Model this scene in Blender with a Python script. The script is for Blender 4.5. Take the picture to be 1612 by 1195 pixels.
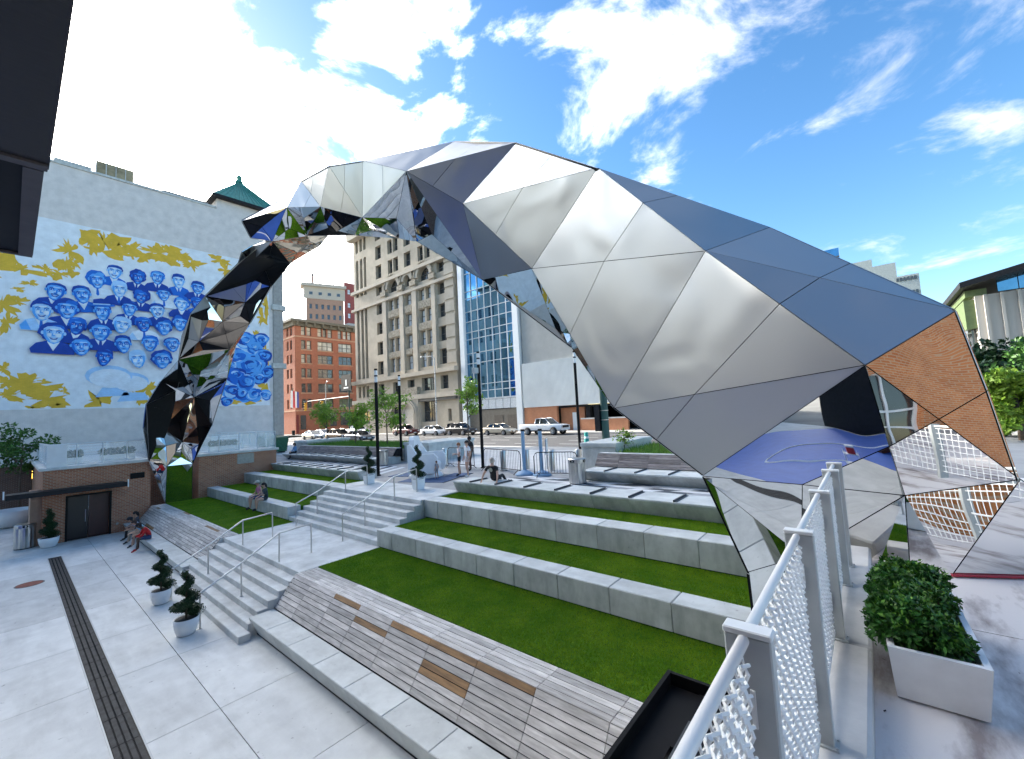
import bpy, bmesh, math, random
import numpy as np
from mathutils import Vector, Matrix
random.seed(7); RNG = np.random.default_rng(7)
R = math.radians
scene = bpy.context.scene
for o in list(bpy.data.objects): bpy.data.objects.remove(o)

# ------------------------------------------------------------------ camera
CAM_H, FPX, YAW, PITCH, ROLL = 5.2, 666.2, R(50.0), R(4.44), R(-2.918)
PCX, PCY, PW = 806.0, 597.5, 1612.0
FW = Vector((math.sin(YAW)*math.cos(PITCH), math.cos(YAW)*math.cos(PITCH), math.sin(PITCH)))
_r0 = Vector((math.cos(YAW), -math.sin(YAW), 0)); _u0 = _r0.cross(FW)
RT = _r0*math.cos(ROLL) + _u0*math.sin(ROLL); UP = -_r0*math.sin(ROLL) + _u0*math.cos(ROLL)
CAMP = Vector((0, 0, CAM_H))
cd = bpy.data.cameras.new('camera'); cam = bpy.data.objects.new('camera', cd)
scene.collection.objects.link(cam)
m = Matrix((RT, UP, -FW)).transposed().to_4x4(); m.translation = CAMP
cam.matrix_world = m
cd.sensor_fit = 'HORIZONTAL'; cd.sensor_width = 36.0; cd.lens = FPX/PW*36.0
cd.clip_start = 0.05; cd.clip_end = 3000
scene.camera = cam

# ------------------------------------------------------------------ sky and sun
SUN_EL, SUN_AZ = R(24.0), R(-2.0)           # azimuth measured from +Y towards +X
sun_dir = Vector((math.sin(SUN_AZ)*math.cos(SUN_EL), math.cos(SUN_AZ)*math.cos(SUN_EL), math.sin(SUN_EL)))
world = bpy.data.worlds.new('World'); scene.world = world; world.use_nodes = True
wn = world.node_tree.nodes; wl = world.node_tree.links
for n in list(wn): wn.remove(n)
def W(t, **kw):
    n = wn.new(t)
    for k, v in kw.items(): setattr(n, k, v)
    return n
wo = W('ShaderNodeOutputWorld'); bg = W('ShaderNodeBackground'); bg.inputs[1].default_value = 0.15
sky = W('ShaderNodeTexSky', sky_type='NISHITA', sun_disc=False, sun_elevation=SUN_EL, sun_rotation=SUN_AZ,
        altitude=200, air_density=1.0, dust_density=0.6, ozone_density=1.2)
hs = W('ShaderNodeHueSaturation'); hs.inputs['Saturation'].default_value = 1.3; hs.inputs['Value'].default_value = 0.56
wl.new(sky.outputs[0], hs.inputs['Color'])
tc = W('ShaderNodeTexCoord')
# project the view direction on a cloud layer (direction / height) so clouds foreshorten to the horizon
sep = W('ShaderNodeSeparateXYZ'); wl.new(tc.outputs['Generated'], sep.inputs[0])
def WM(op, a, b=None, c=None, clamp=False):
    n = W('ShaderNodeMath', operation=op); n.use_clamp = clamp
    for i, v in enumerate((a, b, c)):
        if v is None: continue
        if isinstance(v, (int, float)): n.inputs[i].default_value = v
        else: wl.new(v, n.inputs[i])
    return n.outputs[0]
hz = WM('ADD', WM('MAXIMUM', sep.outputs['Z'], 0.0), 0.22)
cx_ = WM('DIVIDE', sep.outputs['X'], hz); cy_ = WM('DIVIDE', sep.outputs['Y'], hz)
cmb = W('ShaderNodeCombineXYZ'); wl.new(cx_, cmb.inputs[0]); wl.new(cy_, cmb.inputs[1])
mp = W('ShaderNodeMapping'); mp.inputs['Location'].default_value = (3.1, 1.7, 0.4); mp.inputs['Rotation'].default_value = (0, 0, R(35)); mp.inputs['Scale'].default_value = (1.1, 0.95, 1)
wl.new(cmb.outputs[0], mp.inputs[0])
n1 = W('ShaderNodeTexNoise'); n1.inputs['Scale'].default_value = 3.0; n1.inputs['Detail'].default_value = 9; n1.inputs['Roughness'].default_value = 0.60; n1.inputs['Distortion'].default_value = 0.35
wl.new(mp.outputs[0], n1.inputs['Vector'])
vd = W('ShaderNodeVectorMath', operation='DOT_PRODUCT'); wl.new(tc.outputs['Generated'], vd.inputs[0]); vd.inputs[1].default_value = sun_dir
glow = WM('POWER', WM('MAXIMUM', vd.outputs['Value'], 0.0), 6.5)
cov = WM('ADD', n1.outputs['Fac'], WM('MULTIPLY', glow, 0.24))
ramp = W('ShaderNodeValToRGB'); ramp.color_ramp.elements[0].position = 0.52; ramp.color_ramp.elements[1].position = 0.82
ramp.color_ramp.interpolation = 'EASE'
wl.new(cov, ramp.inputs[0])
up = WM('SMOOTH_MIN', WM('MULTIPLY', WM('MAXIMUM', sep.outputs['Z'], 0.0), 9.0), 1.0, 0.2, clamp=True)
cf = WM('MULTIPLY', ramp.outputs[0], up, clamp=True)
bright = WM('ADD', 3.4, WM('MULTIPLY', WM('POWER', WM('MAXIMUM', vd.outputs['Value'], 0.0), 3.0), 46.0))
ccol = W('ShaderNodeVectorMath', operation='SCALE'); ccol.inputs[0].default_value = (1.0, 0.96, 0.90); wl.new(bright, ccol.inputs['Scale'])
mx = W('ShaderNodeMix', data_type='RGBA'); wl.new(cf, mx.inputs['Factor']); wl.new(hs.outputs[0], mx.inputs['A']); wl.new(ccol.outputs[0], mx.inputs['B'])
wl.new(mx.outputs['Result'], bg.inputs[0]); wl.new(bg.outputs[0], wo.inputs[0])

sl = bpy.data.lights.new('sun', 'SUN'); sl.energy = 3.0; sl.angle = R(0.6); sl.color = (1.0, 0.93, 0.82)
so = bpy.data.objects.new('sun', sl); scene.collection.objects.link(so)
so.rotation_euler = (-sun_dir).to_track_quat('-Z', 'Y').to_euler(); so.location = (0, 0, 60)
vs = scene.view_settings; vs.view_transform = 'Standard'; vs.look = 'None'; vs.gamma = 1.0; vs.use_curve_mapping = False
vs.exposure = 2.0
scene.render.resolution_x = 1024; scene.render.resolution_y = 759

# ------------------------------------------------------------------ helpers
COL = scene.collection
def ray(x, y): return FW + RT*((x-PCX)/FPX) - UP*((y-PCY)/FPX)
def at_z(x, y, z): d = ray(x, y); return CAMP + d*((z-CAM_H)/d.z)
def at_x(x, y, X): d = ray(x, y); return CAMP + d*(X/d.x)
def at_y(x, y, Y): d = ray(x, y); return CAMP + d*(Y/d.y)
def proj(p):
    q = p-CAMP; c = q.dot(FW); return (PCX+FPX*q.dot(RT)/c, PCY-FPX*q.dot(UP)/c)

class MB:
    def __init__(s): s.v = []; s.f = []; s.mi = []; s.cur = 0
    def add(s, vs, fs):
        b = len(s.v); s.v += [tuple(v) for v in vs]
        for f in fs: s.f.append(tuple(b+i for i in f)); s.mi.append(s.cur)
        return s
    def box(s, x0, y0, z0, x1, y1, z1):
        return s.add([(x0,y0,z0),(x1,y0,z0),(x1,y1,z0),(x0,y1,z0),(x0,y0,z1),(x1,y0,z1),(x1,y1,z1),(x0,y1,z1)],
              [(0,3,2,1),(4,5,6,7),(0,1,5,4),(1,2,6,5),(2,3,7,6),(3,0,4,7)])
    def hexa(s, p):   # 8 points, bottom 4 then top 4
        return s.add(p, [(0,3,2,1),(4,5,6,7),(0,1,5,4),(1,2,6,5),(2,3,7,6),(3,0,4,7)])
    def bbox(s, x0, y0, z0, x1, y1, z1, b=.01):   # box with chamfered vertical + top edges
        P = [(x0+b,y0),(x1-b,y0),(x1,y0+b),(x1,y1-b),(x1-b,y1),(x0+b,y1),(x0,y1-b),(x0,y0+b)]
        Q = [(min(max(x,x0+b),x1-b),min(max(y,y0+b),y1-b)) for x,y in P]
        vs = [(x,y,z0) for x,y in P]+[(x,y,z1-b) for x,y in P]+[(x,y,z1) for x,y in Q]
        fs = [(i,(i+1)%8,8+(i+1)%8,8+i) for i in range(8)]+[(8+i,8+(i+1)%8,16+(i+1)%8,16+i) for i in range(8)]
        return s.add(vs, fs+[tuple(range(16,24)), tuple(reversed(range(8)))])
    def cyl(s, c, r, h, n=16, r2=None, cap=True):
        r2 = r if r2 is None else r2; x,y,z = c
        vs = [(x+r*math.cos(2*math.pi*i/n), y+r*math.sin(2*math.pi*i/n), z) for i in range(n)]
        vs += [(x+r2*math.cos(2*math.pi*i/n), y+r2*math.sin(2*math.pi*i/n), z+h) for i in range(n)]
        fs = [(i,(i+1)%n,n+(i+1)%n,n+i) for i in range(n)]
        if cap: fs += [tuple(range(n,2*n)), tuple(reversed(range(n)))]
        return s.add(vs, fs)
    def lathe(s, c, prof, n=20):
        x,y,z = c; vs=[]; k=len(prof)
        for r,h in prof: vs += [(x+r*math.cos(2*math.pi*i/n), y+r*math.sin(2*math.pi*i/n), z+h) for i in range(n)]
        fs=[(j*n+i,j*n+(i+1)%n,(j+1)*n+(i+1)%n,(j+1)*n+i) for j in range(k-1) for i in range(n)]
        return s.add(vs, fs)
    def tube(s, pts, r, n=8, r2=None):
        pts=[Vector(p) for p in pts]; k=len(pts); base=len(s.v); vs=[]
        for i,p in enumerate(pts):
            t=(pts[min(i+1,k-1)]-pts[max(i-1,0)])
            t = t.normalized() if t.length>1e-9 else Vector((0,0,1))
            a=Vector((0,0,1)) if abs(t.z)<.9 else Vector((1,0,0))
            u=t.cross(a).normalized(); w=t.cross(u)
            rr = r if r2 is None else r+(r2-r)*i/(k-1)
            vs += [p+(u*math.cos(2*math.pi*j/n)+w*math.sin(2*math.pi*j/n))*rr for j in range(n)]
        fs=[(i*n+j,i*n+(j+1)%n,(i+1)*n+(j+1)%n,(i+1)*n+j) for i in range(k-1) for j in range(n)]
        fs+=[tuple(range(n)),tuple(reversed(range((k-1)*n,k*n)))]
        return s.add(vs, fs)
    def poly(s, pts): return s.add(pts,[tuple(range(len(pts)))])
    def prism(s, pts, d):   # extrude a polygon along vector d
        n=len(pts); d=Vector(d); a=[Vector(p) for p in pts]; b=[p+d for p in a]
        return s.add(a+b, [tuple(reversed(range(n))),tuple(range(n,2*n))]+[(i,(i+1)%n,n+(i+1)%n,n+i) for i in range(n)])
    def mesh(s, name, mats, smooth=False):
        me=bpy.data.meshes.new(name); me.from_pydata(s.v,[],s.f)
        for mm in (mats if isinstance(mats,(list,tuple)) else [mats]): me.materials.append(mm)
        if isinstance(mats,(list,tuple)) and len(mats)>1: me.polygons.foreach_set('material_index', s.mi)
        if smooth: me.polygons.foreach_set('use_smooth',[True]*len(me.polygons))
        me.update(); return me
    def build(s, name, mats, parent=None, smooth=False):
        return link(name, s.mesh(name,mats,smooth), parent)
def link(name, data, parent=None):
    o=bpy.data.objects.new(name, data); COL.objects.link(o)
    if parent is not None: o.parent=parent
    return o
def tag(o, label=None, cat=None, group=None, kind=None):
    if label: o['label']=label
    if cat: o['category']=cat
    if group: o['group']=group
    if kind: o['kind']=kind
    return o
def thing(name, label, cat, loc=(0,0,0), rz=0, group=None, sc=None):
    o=link(name, None); o.location=loc; o.rotation_euler=(0,0,rz)
    if sc: o.scale=(sc,sc,sc)
    o.empty_display_size=.2
    return tag(o,label,cat,group)
def copy_tree(o, parent=None):
    c=o.copy(); COL.objects.link(c)
    if parent is not None: c.parent=parent
    for ch in list(o.children): copy_tree(ch,c)
    return c
def fast_mesh(name, V, F, mat, smooth=False):     # V (n,3), F (m,k) numpy
    me=bpy.data.meshes.new(name); n,k=F.shape
    me.vertices.add(len(V)); me.vertices.foreach_set('co', V.astype(np.float32).ravel())
    me.loops.add(n*k); me.loops.foreach_set('vertex_index', F.astype(np.int32).ravel())
    me.polygons.add(n); me.polygons.foreach_set('loop_start', np.arange(0,n*k,k,dtype=np.int32)); me.polygons.foreach_set('loop_total', np.full(n,k,dtype=np.int32))
    me.materials.append(mat); me.update(calc_edges=True); me.validate()
    return me

# ------------------------------------------------------------------ materials
def M(name, col, rough=.6, metal=0, var=.12, scale=3., bump=0., bscale=40., rand=0., spec=.5, col2=None, detail=6, stretch=None, emit=None, dirt=0., thr=(.35,.65), dst=None, specks=0.):
    m=bpy.data.materials.new(name); m.use_nodes=True; nt=m.node_tree; N=nt.nodes; L=nt.links
    b=N['Principled BSDF']; b.inputs['Roughness'].default_value=rough; b.inputs['Metallic'].default_value=metal
    b.inputs['Specular IOR Level'].default_value=spec
    t=N.new('ShaderNodeTexCoord'); vec=t.outputs['Object']
    if stretch:
        mp=N.new('ShaderNodeMapping'); mp.inputs['Scale'].default_value=stretch; L.new(vec,mp.inputs[0]); vec=mp.outputs[0]
    if rand:
        oi=N.new('ShaderNodeObjectInfo'); ad=N.new('ShaderNodeVectorMath'); ad.operation='SCALE'; cb=N.new('ShaderNodeCombineXYZ')
        for i in range(3): L.new(oi.outputs['Random'],cb.inputs[i])
        L.new(cb.outputs[0],ad.inputs[0]); ad.inputs['Scale'].default_value=37.
        a2=N.new('ShaderNodeVectorMath'); L.new(vec,a2.inputs[0]); L.new(ad.outputs[0],a2.inputs[1]); vec=a2.outputs[0]
    nz=N.new('ShaderNodeTexNoise'); nz.inputs['Scale'].default_value=scale; nz.inputs['Detail'].default_value=detail; nz.inputs['Roughness'].default_value=.6
    L.new(vec,nz.inputs['Vector'])
    rp=N.new('ShaderNodeValToRGB'); e=rp.color_ramp.elements; e[0].position,e[1].position=thr
    c=Vector(col); c2=Vector(col2) if col2 else None
    e[0].color=(*(c*(1-var)),1) if c2 is None else (*c,1); e[1].color=(*(c*(1+var)),1) if c2 is None else (*c2,1)
    L.new(nz.outputs['Fac'],rp.inputs[0]); out=rp.outputs[0]
    if rand:
        hv=N.new('ShaderNodeHueSaturation'); ma=N.new('ShaderNodeMapRange'); ma.inputs['To Min'].default_value=1-rand; ma.inputs['To Max'].default_value=1+rand
        L.new(oi.outputs['Random'],ma.inputs[0]); L.new(ma.outputs[0],hv.inputs['Value']); L.new(out,hv.inputs['Color']); out=hv.outputs[0]
    if dirt:
        n3=N.new('ShaderNodeTexNoise'); n3.inputs['Scale'].default_value=.9; n3.inputs['Detail'].default_value=8; n3.inputs['Distortion'].default_value=.3; n3.inputs['Roughness'].default_value=.65
        dv=t.outputs['Object']
        if dst: dm=N.new('ShaderNodeMapping'); dm.inputs['Scale'].default_value=dst; L.new(dv,dm.inputs[0]); dv=dm.outputs[0]
        L.new(dv,n3.inputs['Vector'])
        r3=N.new('ShaderNodeMapRange'); r3.inputs['From Min'].default_value=.45; r3.inputs['From Max'].default_value=.75; r3.inputs['To Min'].default_value=1; r3.inputs['To Max'].default_value=1-dirt
        L.new(n3.outputs['Fac'],r3.inputs[0]); mm=N.new('ShaderNodeVectorMath'); mm.operation='SCALE'; L.new(out,mm.inputs[0]); L.new(r3.outputs[0],mm.inputs['Scale']); out=mm.outputs[0]
    if specks:
        n4=N.new('ShaderNodeTexNoise'); n4.inputs['Scale'].default_value=9.; n4.inputs['Detail'].default_value=2; L.new(t.outputs['Object'],n4.inputs['Vector'])
        r4=N.new('ShaderNodeMapRange'); r4.inputs['From Min'].default_value=.70; r4.inputs['From Max'].default_value=.76; r4.inputs['To Min'].default_value=1; r4.inputs['To Max'].default_value=1-specks
        L.new(n4.outputs['Fac'],r4.inputs[0]); m4=N.new('ShaderNodeVectorMath'); m4.operation='SCALE'; L.new(out,m4.inputs[0]); L.new(r4.outputs[0],m4.inputs['Scale']); out=m4.outputs[0]
    L.new(out,b.inputs['Base Color'])
    if bump:
        n2=N.new('ShaderNodeTexNoise'); n2.inputs['Scale'].default_value=bscale; n2.inputs['Detail'].default_value=4; L.new(vec,n2.inputs['Vector'])
        bp=N.new('ShaderNodeBump'); bp.inputs['Strength'].default_value=bump; bp.inputs['Distance'].default_value=.02; L.new(n2.outputs['Fac'],bp.inputs['Height']); L.new(bp.outputs[0],b.inputs['Normal'])
    if emit: b.inputs['Emission Color'].default_value=(*col,1); b.inputs['Emission Strength'].default_value=emit
    return m
def brick_mat(name, c1, c2, mortar, bw=.21, bh=.071, ms=.012, rough=.85, bump=.5, var=0):
    m=bpy.data.materials.new(name); m.use_nodes=True; nt=m.node_tree; N=nt.nodes; L=nt.links
    b=N['Principled BSDF']; b.inputs['Roughness'].default_value=rough
    t=N.new('ShaderNodeTexCoord'); s=N.new('ShaderNodeSeparateXYZ'); L.new(t.outputs['Object'],s.inputs[0])
    a=N.new('ShaderNodeMath'); L.new(s.outputs[0],a.inputs[0]); L.new(s.outputs[1],a.inputs[1])
    c=N.new('ShaderNodeCombineXYZ'); L.new(a.outputs[0],c.inputs[0]); L.new(s.outputs[2],c.inputs[1])
    k=N.new('ShaderNodeTexBrick'); L.new(c.outputs[0],k.inputs['Vector'])
    k.inputs['Color1'].default_value=(*c1,1); k.inputs['Color2'].default_value=(*c2,1); k.inputs['Mortar'].default_value=(*mortar,1)
    k.inputs['Scale'].default_value=1; k.inputs['Brick Width'].default_value=bw; k.inputs['Row Height'].default_value=bh; k.inputs['Mortar Size'].default_value=ms; k.inputs['Bias'].default_value=-.1
    nz=N.new('ShaderNodeTexNoise'); nz.inputs['Scale'].default_value=1.3; nz.inputs['Detail'].default_value=7; L.new(t.outputs['Object'],nz.inputs['Vector'])
    mr=N.new('ShaderNodeMapRange'); mr.inputs['To Min'].default_value=.75; mr.inputs['To Max'].default_value=1.25; L.new(nz.outputs['Fac'],mr.inputs[0])
    v=N.new('ShaderNodeVectorMath'); v.operation='SCALE'; L.new(k.outputs['Color'],v.inputs[0]); L.new(mr.outputs[0],v.inputs['Scale'])
    L.new(v.outputs[0],b.inputs['Base Color'])
    bp=N.new('ShaderNodeBump'); bp.inputs['Strength'].default_value=bump; bp.inputs['Distance'].default_value=.01; bp.invert=True; L.new(k.outputs['Fac'],bp.inputs['Height']); L.new(bp.outputs[0],b.inputs['Normal'])
    return m
def metal_wavy(name, col, rough, wscale, wstr, aniso=None):
    m=bpy.data.materials.new(name); m.use_nodes=True; nt=m.node_tree; N=nt.nodes; L=nt.links
    b=N['Principled BSDF']; b.inputs['Roughness'].default_value=rough; b.inputs['Metallic'].default_value=1; b.inputs['Base Color'].default_value=(*col,1)
    t=N.new('ShaderNodeTexCoord'); oi=N.new('ShaderNodeObjectInfo')
    ad=N.new('ShaderNodeVectorMath'); cb=N.new('ShaderNodeCombineXYZ'); sc=N.new('ShaderNodeVectorMath'); sc.operation='SCALE'; sc.inputs['Scale'].default_value=50
    L.new(oi.outputs['Random'],cb.inputs[0]); L.new(oi.outputs['Random'],cb.inputs[2]); L.new(cb.outputs[0],sc.inputs[0]); L.new(t.outputs['Object'],ad.inputs[0]); L.new(sc.outputs[0],ad.inputs[1])
    nz=N.new('ShaderNodeTexNoise'); nz.inputs['Scale'].default_value=wscale; nz.inputs['Detail'].default_value=1; nz.inputs['Distortion'].default_value=.6
    L.new(ad.outputs[0],nz.inputs['Vector'])
    bp=N.new('ShaderNodeBump'); bp.inputs['Strength'].default_value=1; bp.inputs['Distance'].default_value=wstr; L.new(nz.outputs['Fac'],bp.inputs['Height']); L.new(bp.outputs[0],b.inputs['Normal'])
    return m
C_ = {}
def mats():
    c=C_
    c['conc']=M('plaza_concrete',(.58,.59,.575),.8,var=.07,scale=2.2,bump=.1,bscale=60,rand=.09,dirt=.24,dst=(1.6,.5,1),specks=.45)
    c['step']=M('stair_concrete',(.60,.61,.59),.8,var=.12,scale=1.8,bump=.08,bscale=70,rand=.04,dirt=.3,dst=(1.5,1.2,2),specks=.35)
    c['block']=M('cast_stone',(.50,.51,.485),.75,var=.13,scale=2.6,bump=.08,bscale=70,rand=.12,dirt=.34,dst=(3,3,.8),specks=.25)
    c['blocktop']=M('cast_stone_light',(.55,.57,.55),.75,var=.10,scale=2,bump=.05,bscale=80,rand=.07,dirt=.26,dst=(2.,1.,1),specks=.3)
    c['turf']=M('turf_base',(.065,.15,.010),.95,var=.35,scale=9,bump=.6,bscale=220,spec=.1)
    c['blade']=M('turf_blade',(.135,.275,.008),.8,scale=1.6,spec=.12,detail=10,col2=(.27,.40,.02),thr=(.38,.66))
    c['plank']=M('weathered_plank',(.36,.335,.31),.85,scale=2.2,bump=.3,bscale=30,rand=.22,stretch=(9,1.1,9),col2=(.70,.67,.63),detail=9,thr=(.3,.72))
    c['plankbrown']=M('oiled_plank',(.27,.15,.06),.65,var=.3,scale=2,bump=.15,bscale=30,rand=.3,stretch=(9,1,9))
    c['plankdark']=M('bench_plank',(.12,.10,.095),.8,scale=2,bump=.3,bscale=30,rand=.3,stretch=(9,1.1,9),col2=(.30,.27,.26),detail=8,thr=(.3,.75))
    c['steel']=M('stainless',(.55,.55,.54),.28,metal=1,var=.06)
    c['dark']=M('dark_metal',(.016,.016,.018),.5,spec=.2,var=.2,scale=4)
    c['black']=M('black_powder_coat',(.006,.006,.007),.55,spec=.15,var=.2,scale=4)
    c['brack']=M('bracket_grey',(.05,.055,.06),.5)
    c['mirror']=metal_wavy('mirror_steel',(.74,.74,.73),.012,.5,.028)
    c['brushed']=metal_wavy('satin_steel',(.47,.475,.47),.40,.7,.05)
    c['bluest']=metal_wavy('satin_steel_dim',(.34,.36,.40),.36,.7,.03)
    c['brick']=brick_mat('pavilion_brick',(.33,.10,.04),(.45,.175,.08),(.42,.32,.24))
    c['wallbrick']=brick_mat('painted_brick',(.70,.655,.62),(.73,.685,.65),(.63,.59,.555),bump=.35)
    c['muralbrick']=brick_mat('mural_ground',(.78,.82,.86),(.81,.85,.88),(.72,.77,.81),bump=.3)
    c['white']=M('white_paint',(.78,.80,.80),.45,var=.03)
    c['whitem']=M('white_powder_coat',(.70,.73,.73),.45,var=.04)
    c['greym']=M('grey_fence_post',(.40,.43,.43),.5,var=.04,scale=8)
    c['asph']=M('asphalt',(.065,.065,.068),.9,var=.2,scale=1.5,bump=.2,bscale=120)
    c['mark']=M('road_paint',(.65,.65,.63),.8,var=.1,scale=20)
    c['walk']=M('sidewalk',(.42,.40,.37),.85,var=.12,scale=1.2,rand=.05)
    c['upl']=M('plaza_grey',(.34,.34,.335),.85,var=.12,scale=1.0,bump=.05,dirt=.2)
    c['ground']=M('far_ground',(.18,.18,.17),.95,var=.2,scale=.2)
    c['glass']=M('window_glass',(.035,.04,.045),.06,metal=.0,var=.3,scale=.4,spec=1.0)
    c['pane']=M('bright_pane',(.72,.76,.80),.15,metal=.0,var=.08,scale=.3)  # pale base colour stands in for bright sky reflected in the glass
    c['tint']=M('curtain_wall_glass',(.13,.30,.45),.03,metal=.92,var=.25,scale=.15)
    c['frame']=M('window_frame',(.10,.10,.095),.6)
    c['rail']=None
mats(); c=C_
def glass_mat(name,col=(.9,.96,.95),alpha=.22):
    m=bpy.data.materials.new(name); m.use_nodes=True; b=m.node_tree.nodes['Principled BSDF']
    b.inputs['Base Color'].default_value=(*col,1); b.inputs['Roughness'].default_value=.02; b.inputs['Alpha'].default_value=alpha; return m
c['clear']=glass_mat('railing_glass')
# ------------------------------------------------------------------ the setting
def struct(name, mb, mat, parent=None, smooth=False):
    o=mb.build(name,mat,parent,smooth)
    if parent is None: o['kind']='structure'
    return o
Z0,ZS,Z1,Z2,Z3,ZU,ZD,ZST=0.,.42,1.12,1.62,2.20,2.24,3.25,2.50
g=MB()
for x0,y0,x1,y1 in ((48,-500,1500,1500),(-900,86,48,1500),(-900,-900,48,-60)): g.add([(x0,y0,2.4),(x1,y0,2.4),(x1,y1,2.4),(x0,y1,2.4)],[(0,1,2,3)])
g.add([(-60,-60,-.6),(30,-60,-.6),(30,90,-.6),(-60,90,-.6)],[(0,1,2,3)])
struct('ground',g,c['ground'])
# lower plaza: slabs with open joints on a bed
bed=MB().box(-14,.5,-.5,4.6,44,-.03); plz=struct('lower_plaza',bed,c['dark'])
xs=[-14,-10,-6.2,-1.55,2.67,4.6]; ys=[.5,4.,7.1,9.72,12.75,15.35,18.3,21.05,24.8,28.6,32.5,36.5,40.5,44]
for i in range(len(xs)-1):
    for j in range(len(ys)-1):
        gx=.007
        if xs[i+1]<0 and ys[j]<28: continue
        MB().box(xs[i]+gx,ys[j]+gx,-.12,xs[i+1]-gx,ys[j+1]-gx,0).build('slab',c['conc'],plz)
# painted court beside the lower plaza, below the camera's terrace
crt=struct('painted_court',MB().box(-14,.5,-.12,-1.57,28.59,-.004),M('court_blue',(.05,.13,.48),.6,var=.1,scale=2))
cg=M('court_grey',(.16,.18,.19),.7,var=.08)
MB().add([(-9.6+2.4*math.cos(a)*(1+.2*math.sin(3*a)),5+3.6*math.sin(a),0.0) for a in [i*2*math.pi/30 for i in range(30)]],[tuple(range(30))]).build('grey_area',cg,crt)
for (ax,ay,rx,ry) in ((-7.5,19,3.,3.2),(-4.6,13.5,1.6,2.2),(-9.6,5,2.5,3.75),(-4.6,8.5,1.6,2.6),(-4.2,2.8,1.3,1.5)):
    MB().tube([(ax+rx*math.cos(t)*(1+.2*math.sin(3*t)),ay+ry*math.sin(t),.002) for t in [i*2*math.pi/40 for i in range(41)]],.05,5).build('court_line',c['white'],crt)
# upper plaza, ramping gently to the street
up=MB()
for x0,z0,x1,z1 in ((11.5,ZU,16.5,ZU),(16.5,ZU,24,ZST)):
    up.add([(x0,.5,z0),(x1,.5,z1),(x1,60,z1),(x0,60,z0)],[(0,1,2,3)])
def gz(x): return ZU if x<16.5 else min(ZST,ZU+(x-16.5)/7.5*(ZST-ZU))
struct('upper_plaza',up,c['upl'])
pl_=MB().add([(16.9,.6,gz(16.9)+.006),(24,.6,gz(24)+.006),(24,59.5,gz(24)+.006),(16.9,59.5,gz(16.9)+.006)],[(0,1,2,3)]); struct('pale_footway',pl_,M('pale_footway_concrete',(.60,.59,.57),.85,var=.06,scale=1.5,dirt=.15))
# street along Y, cross street beyond the mural building
rd=MB().box(26,-300,2.2,42,400,ZST-.10); rd.box(-200,86,2.2,26,104,ZST-.105)
struct('street',rd,c['asph'])
sw=MB().box(24,-300,2.2,26,86,ZST+.02); sw.box(42,-300,2.2,49,84,ZST+.03); sw.box(42,104.3,2.2,49,400,ZST+.03); sw.box(-200,104.3,2.2,42,130,ZST+.03)
struct('pavement',sw,c['walk'])
mk=MB()
for k,xm in enumerate((29.5,33.,36.5)):
    for j in range(40):
        y=-40+j*4.8+k*1.3
        if y<84: mk.box(xm-.06,y,ZST-.1,xm+.06,y+2.4,ZST-.094)
mk.box(39.6,-60,ZST-.1,39.72,84,ZST-.094); mk.box(26.5,-60,ZST-.1,26.6,84,ZST-.094)
for j in range(12): mk.box(27+j*1.25,84.6,ZST-.1,27.6+j*1.25,88,ZST-.094)
tag(mk.build('road_marking',c['mark']),kind='structure')
# terrace where the photographer stands
dk=M('deck_concrete',(.66,.63,.615),.8,scale=1.7,bump=.1,bscale=50,col2=(.26,.22,.21),detail=10,stretch=(.6,1.7,1),thr=(.50,.66))
dkb=MB().box(-30,-60,-.4,30,.14,ZD-.02); deck=struct('upper_terrace',dkb,c['upl'])
for x0,x1,y0,y1 in ((-6,1.2,-5,.155),(1.2,5.1,-5,.155),(5.1,9.4,-5,.155),(9.4,14,-5,.155),(-6,14,-9.5,-5)):
    MB().box(x0+.006,y0+.006,ZD-.1,x1-.006,y1-.006,ZD).build('slab',dk,deck)
kb=tag(MB().box(-3,.15,-.3,-1.6,.50,3.40).build('kerb_wall',c['block']),'low pale concrete kerb wall under the white mesh fence','kerb wall')
for x0,x1 in ((-1.59,.3),(.31,2.1),(2.11,4.0),(4.01,6.6)):
    MB().bbox(x0,.15,-.3,x1,.52,3.40,.02).build('kerb_block',M('kerb_concrete',(.50,.50,.49),.8,var=.12,scale=2,bump=.1,dirt=.3),kb)
MB().box(6.61,.15,-.3,30,.50,3.1).build('retaining_wall',c['block'],kb)

# staircase
st=thing('concrete_staircase','pale concrete staircase of two flights between the grass terraces','stairs',(3.67,15.6,0))
st.location=(0,0,0)
YA,YB=12.38,18.72
for i in range(7):
    x0=3.67+i*.262; x1=x0+.262 if i<6 else 7.77
    MB().bbox(x0,YA if i>1 else 12.05+.17*i,-.3,x1+.012,YB-.002*i,.16*(i+1),.012).build('step',c['step'],st)
MB().box(7.0,YB,.5,7.77,19.3,1.118).build('landing_corner',c['step'],st)
for i in range(7):
    x0=7.77+i*.30; x1=x0+.30 if i<6 else 11.6
    MB().bbox(x0,12.57+.0015*i,Z1-.3,x1+.012,19.28-.002*i,Z1+.16*(i+1)-(.0 if i<6 else .002),.012).build('step',c['step'],st)

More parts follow.
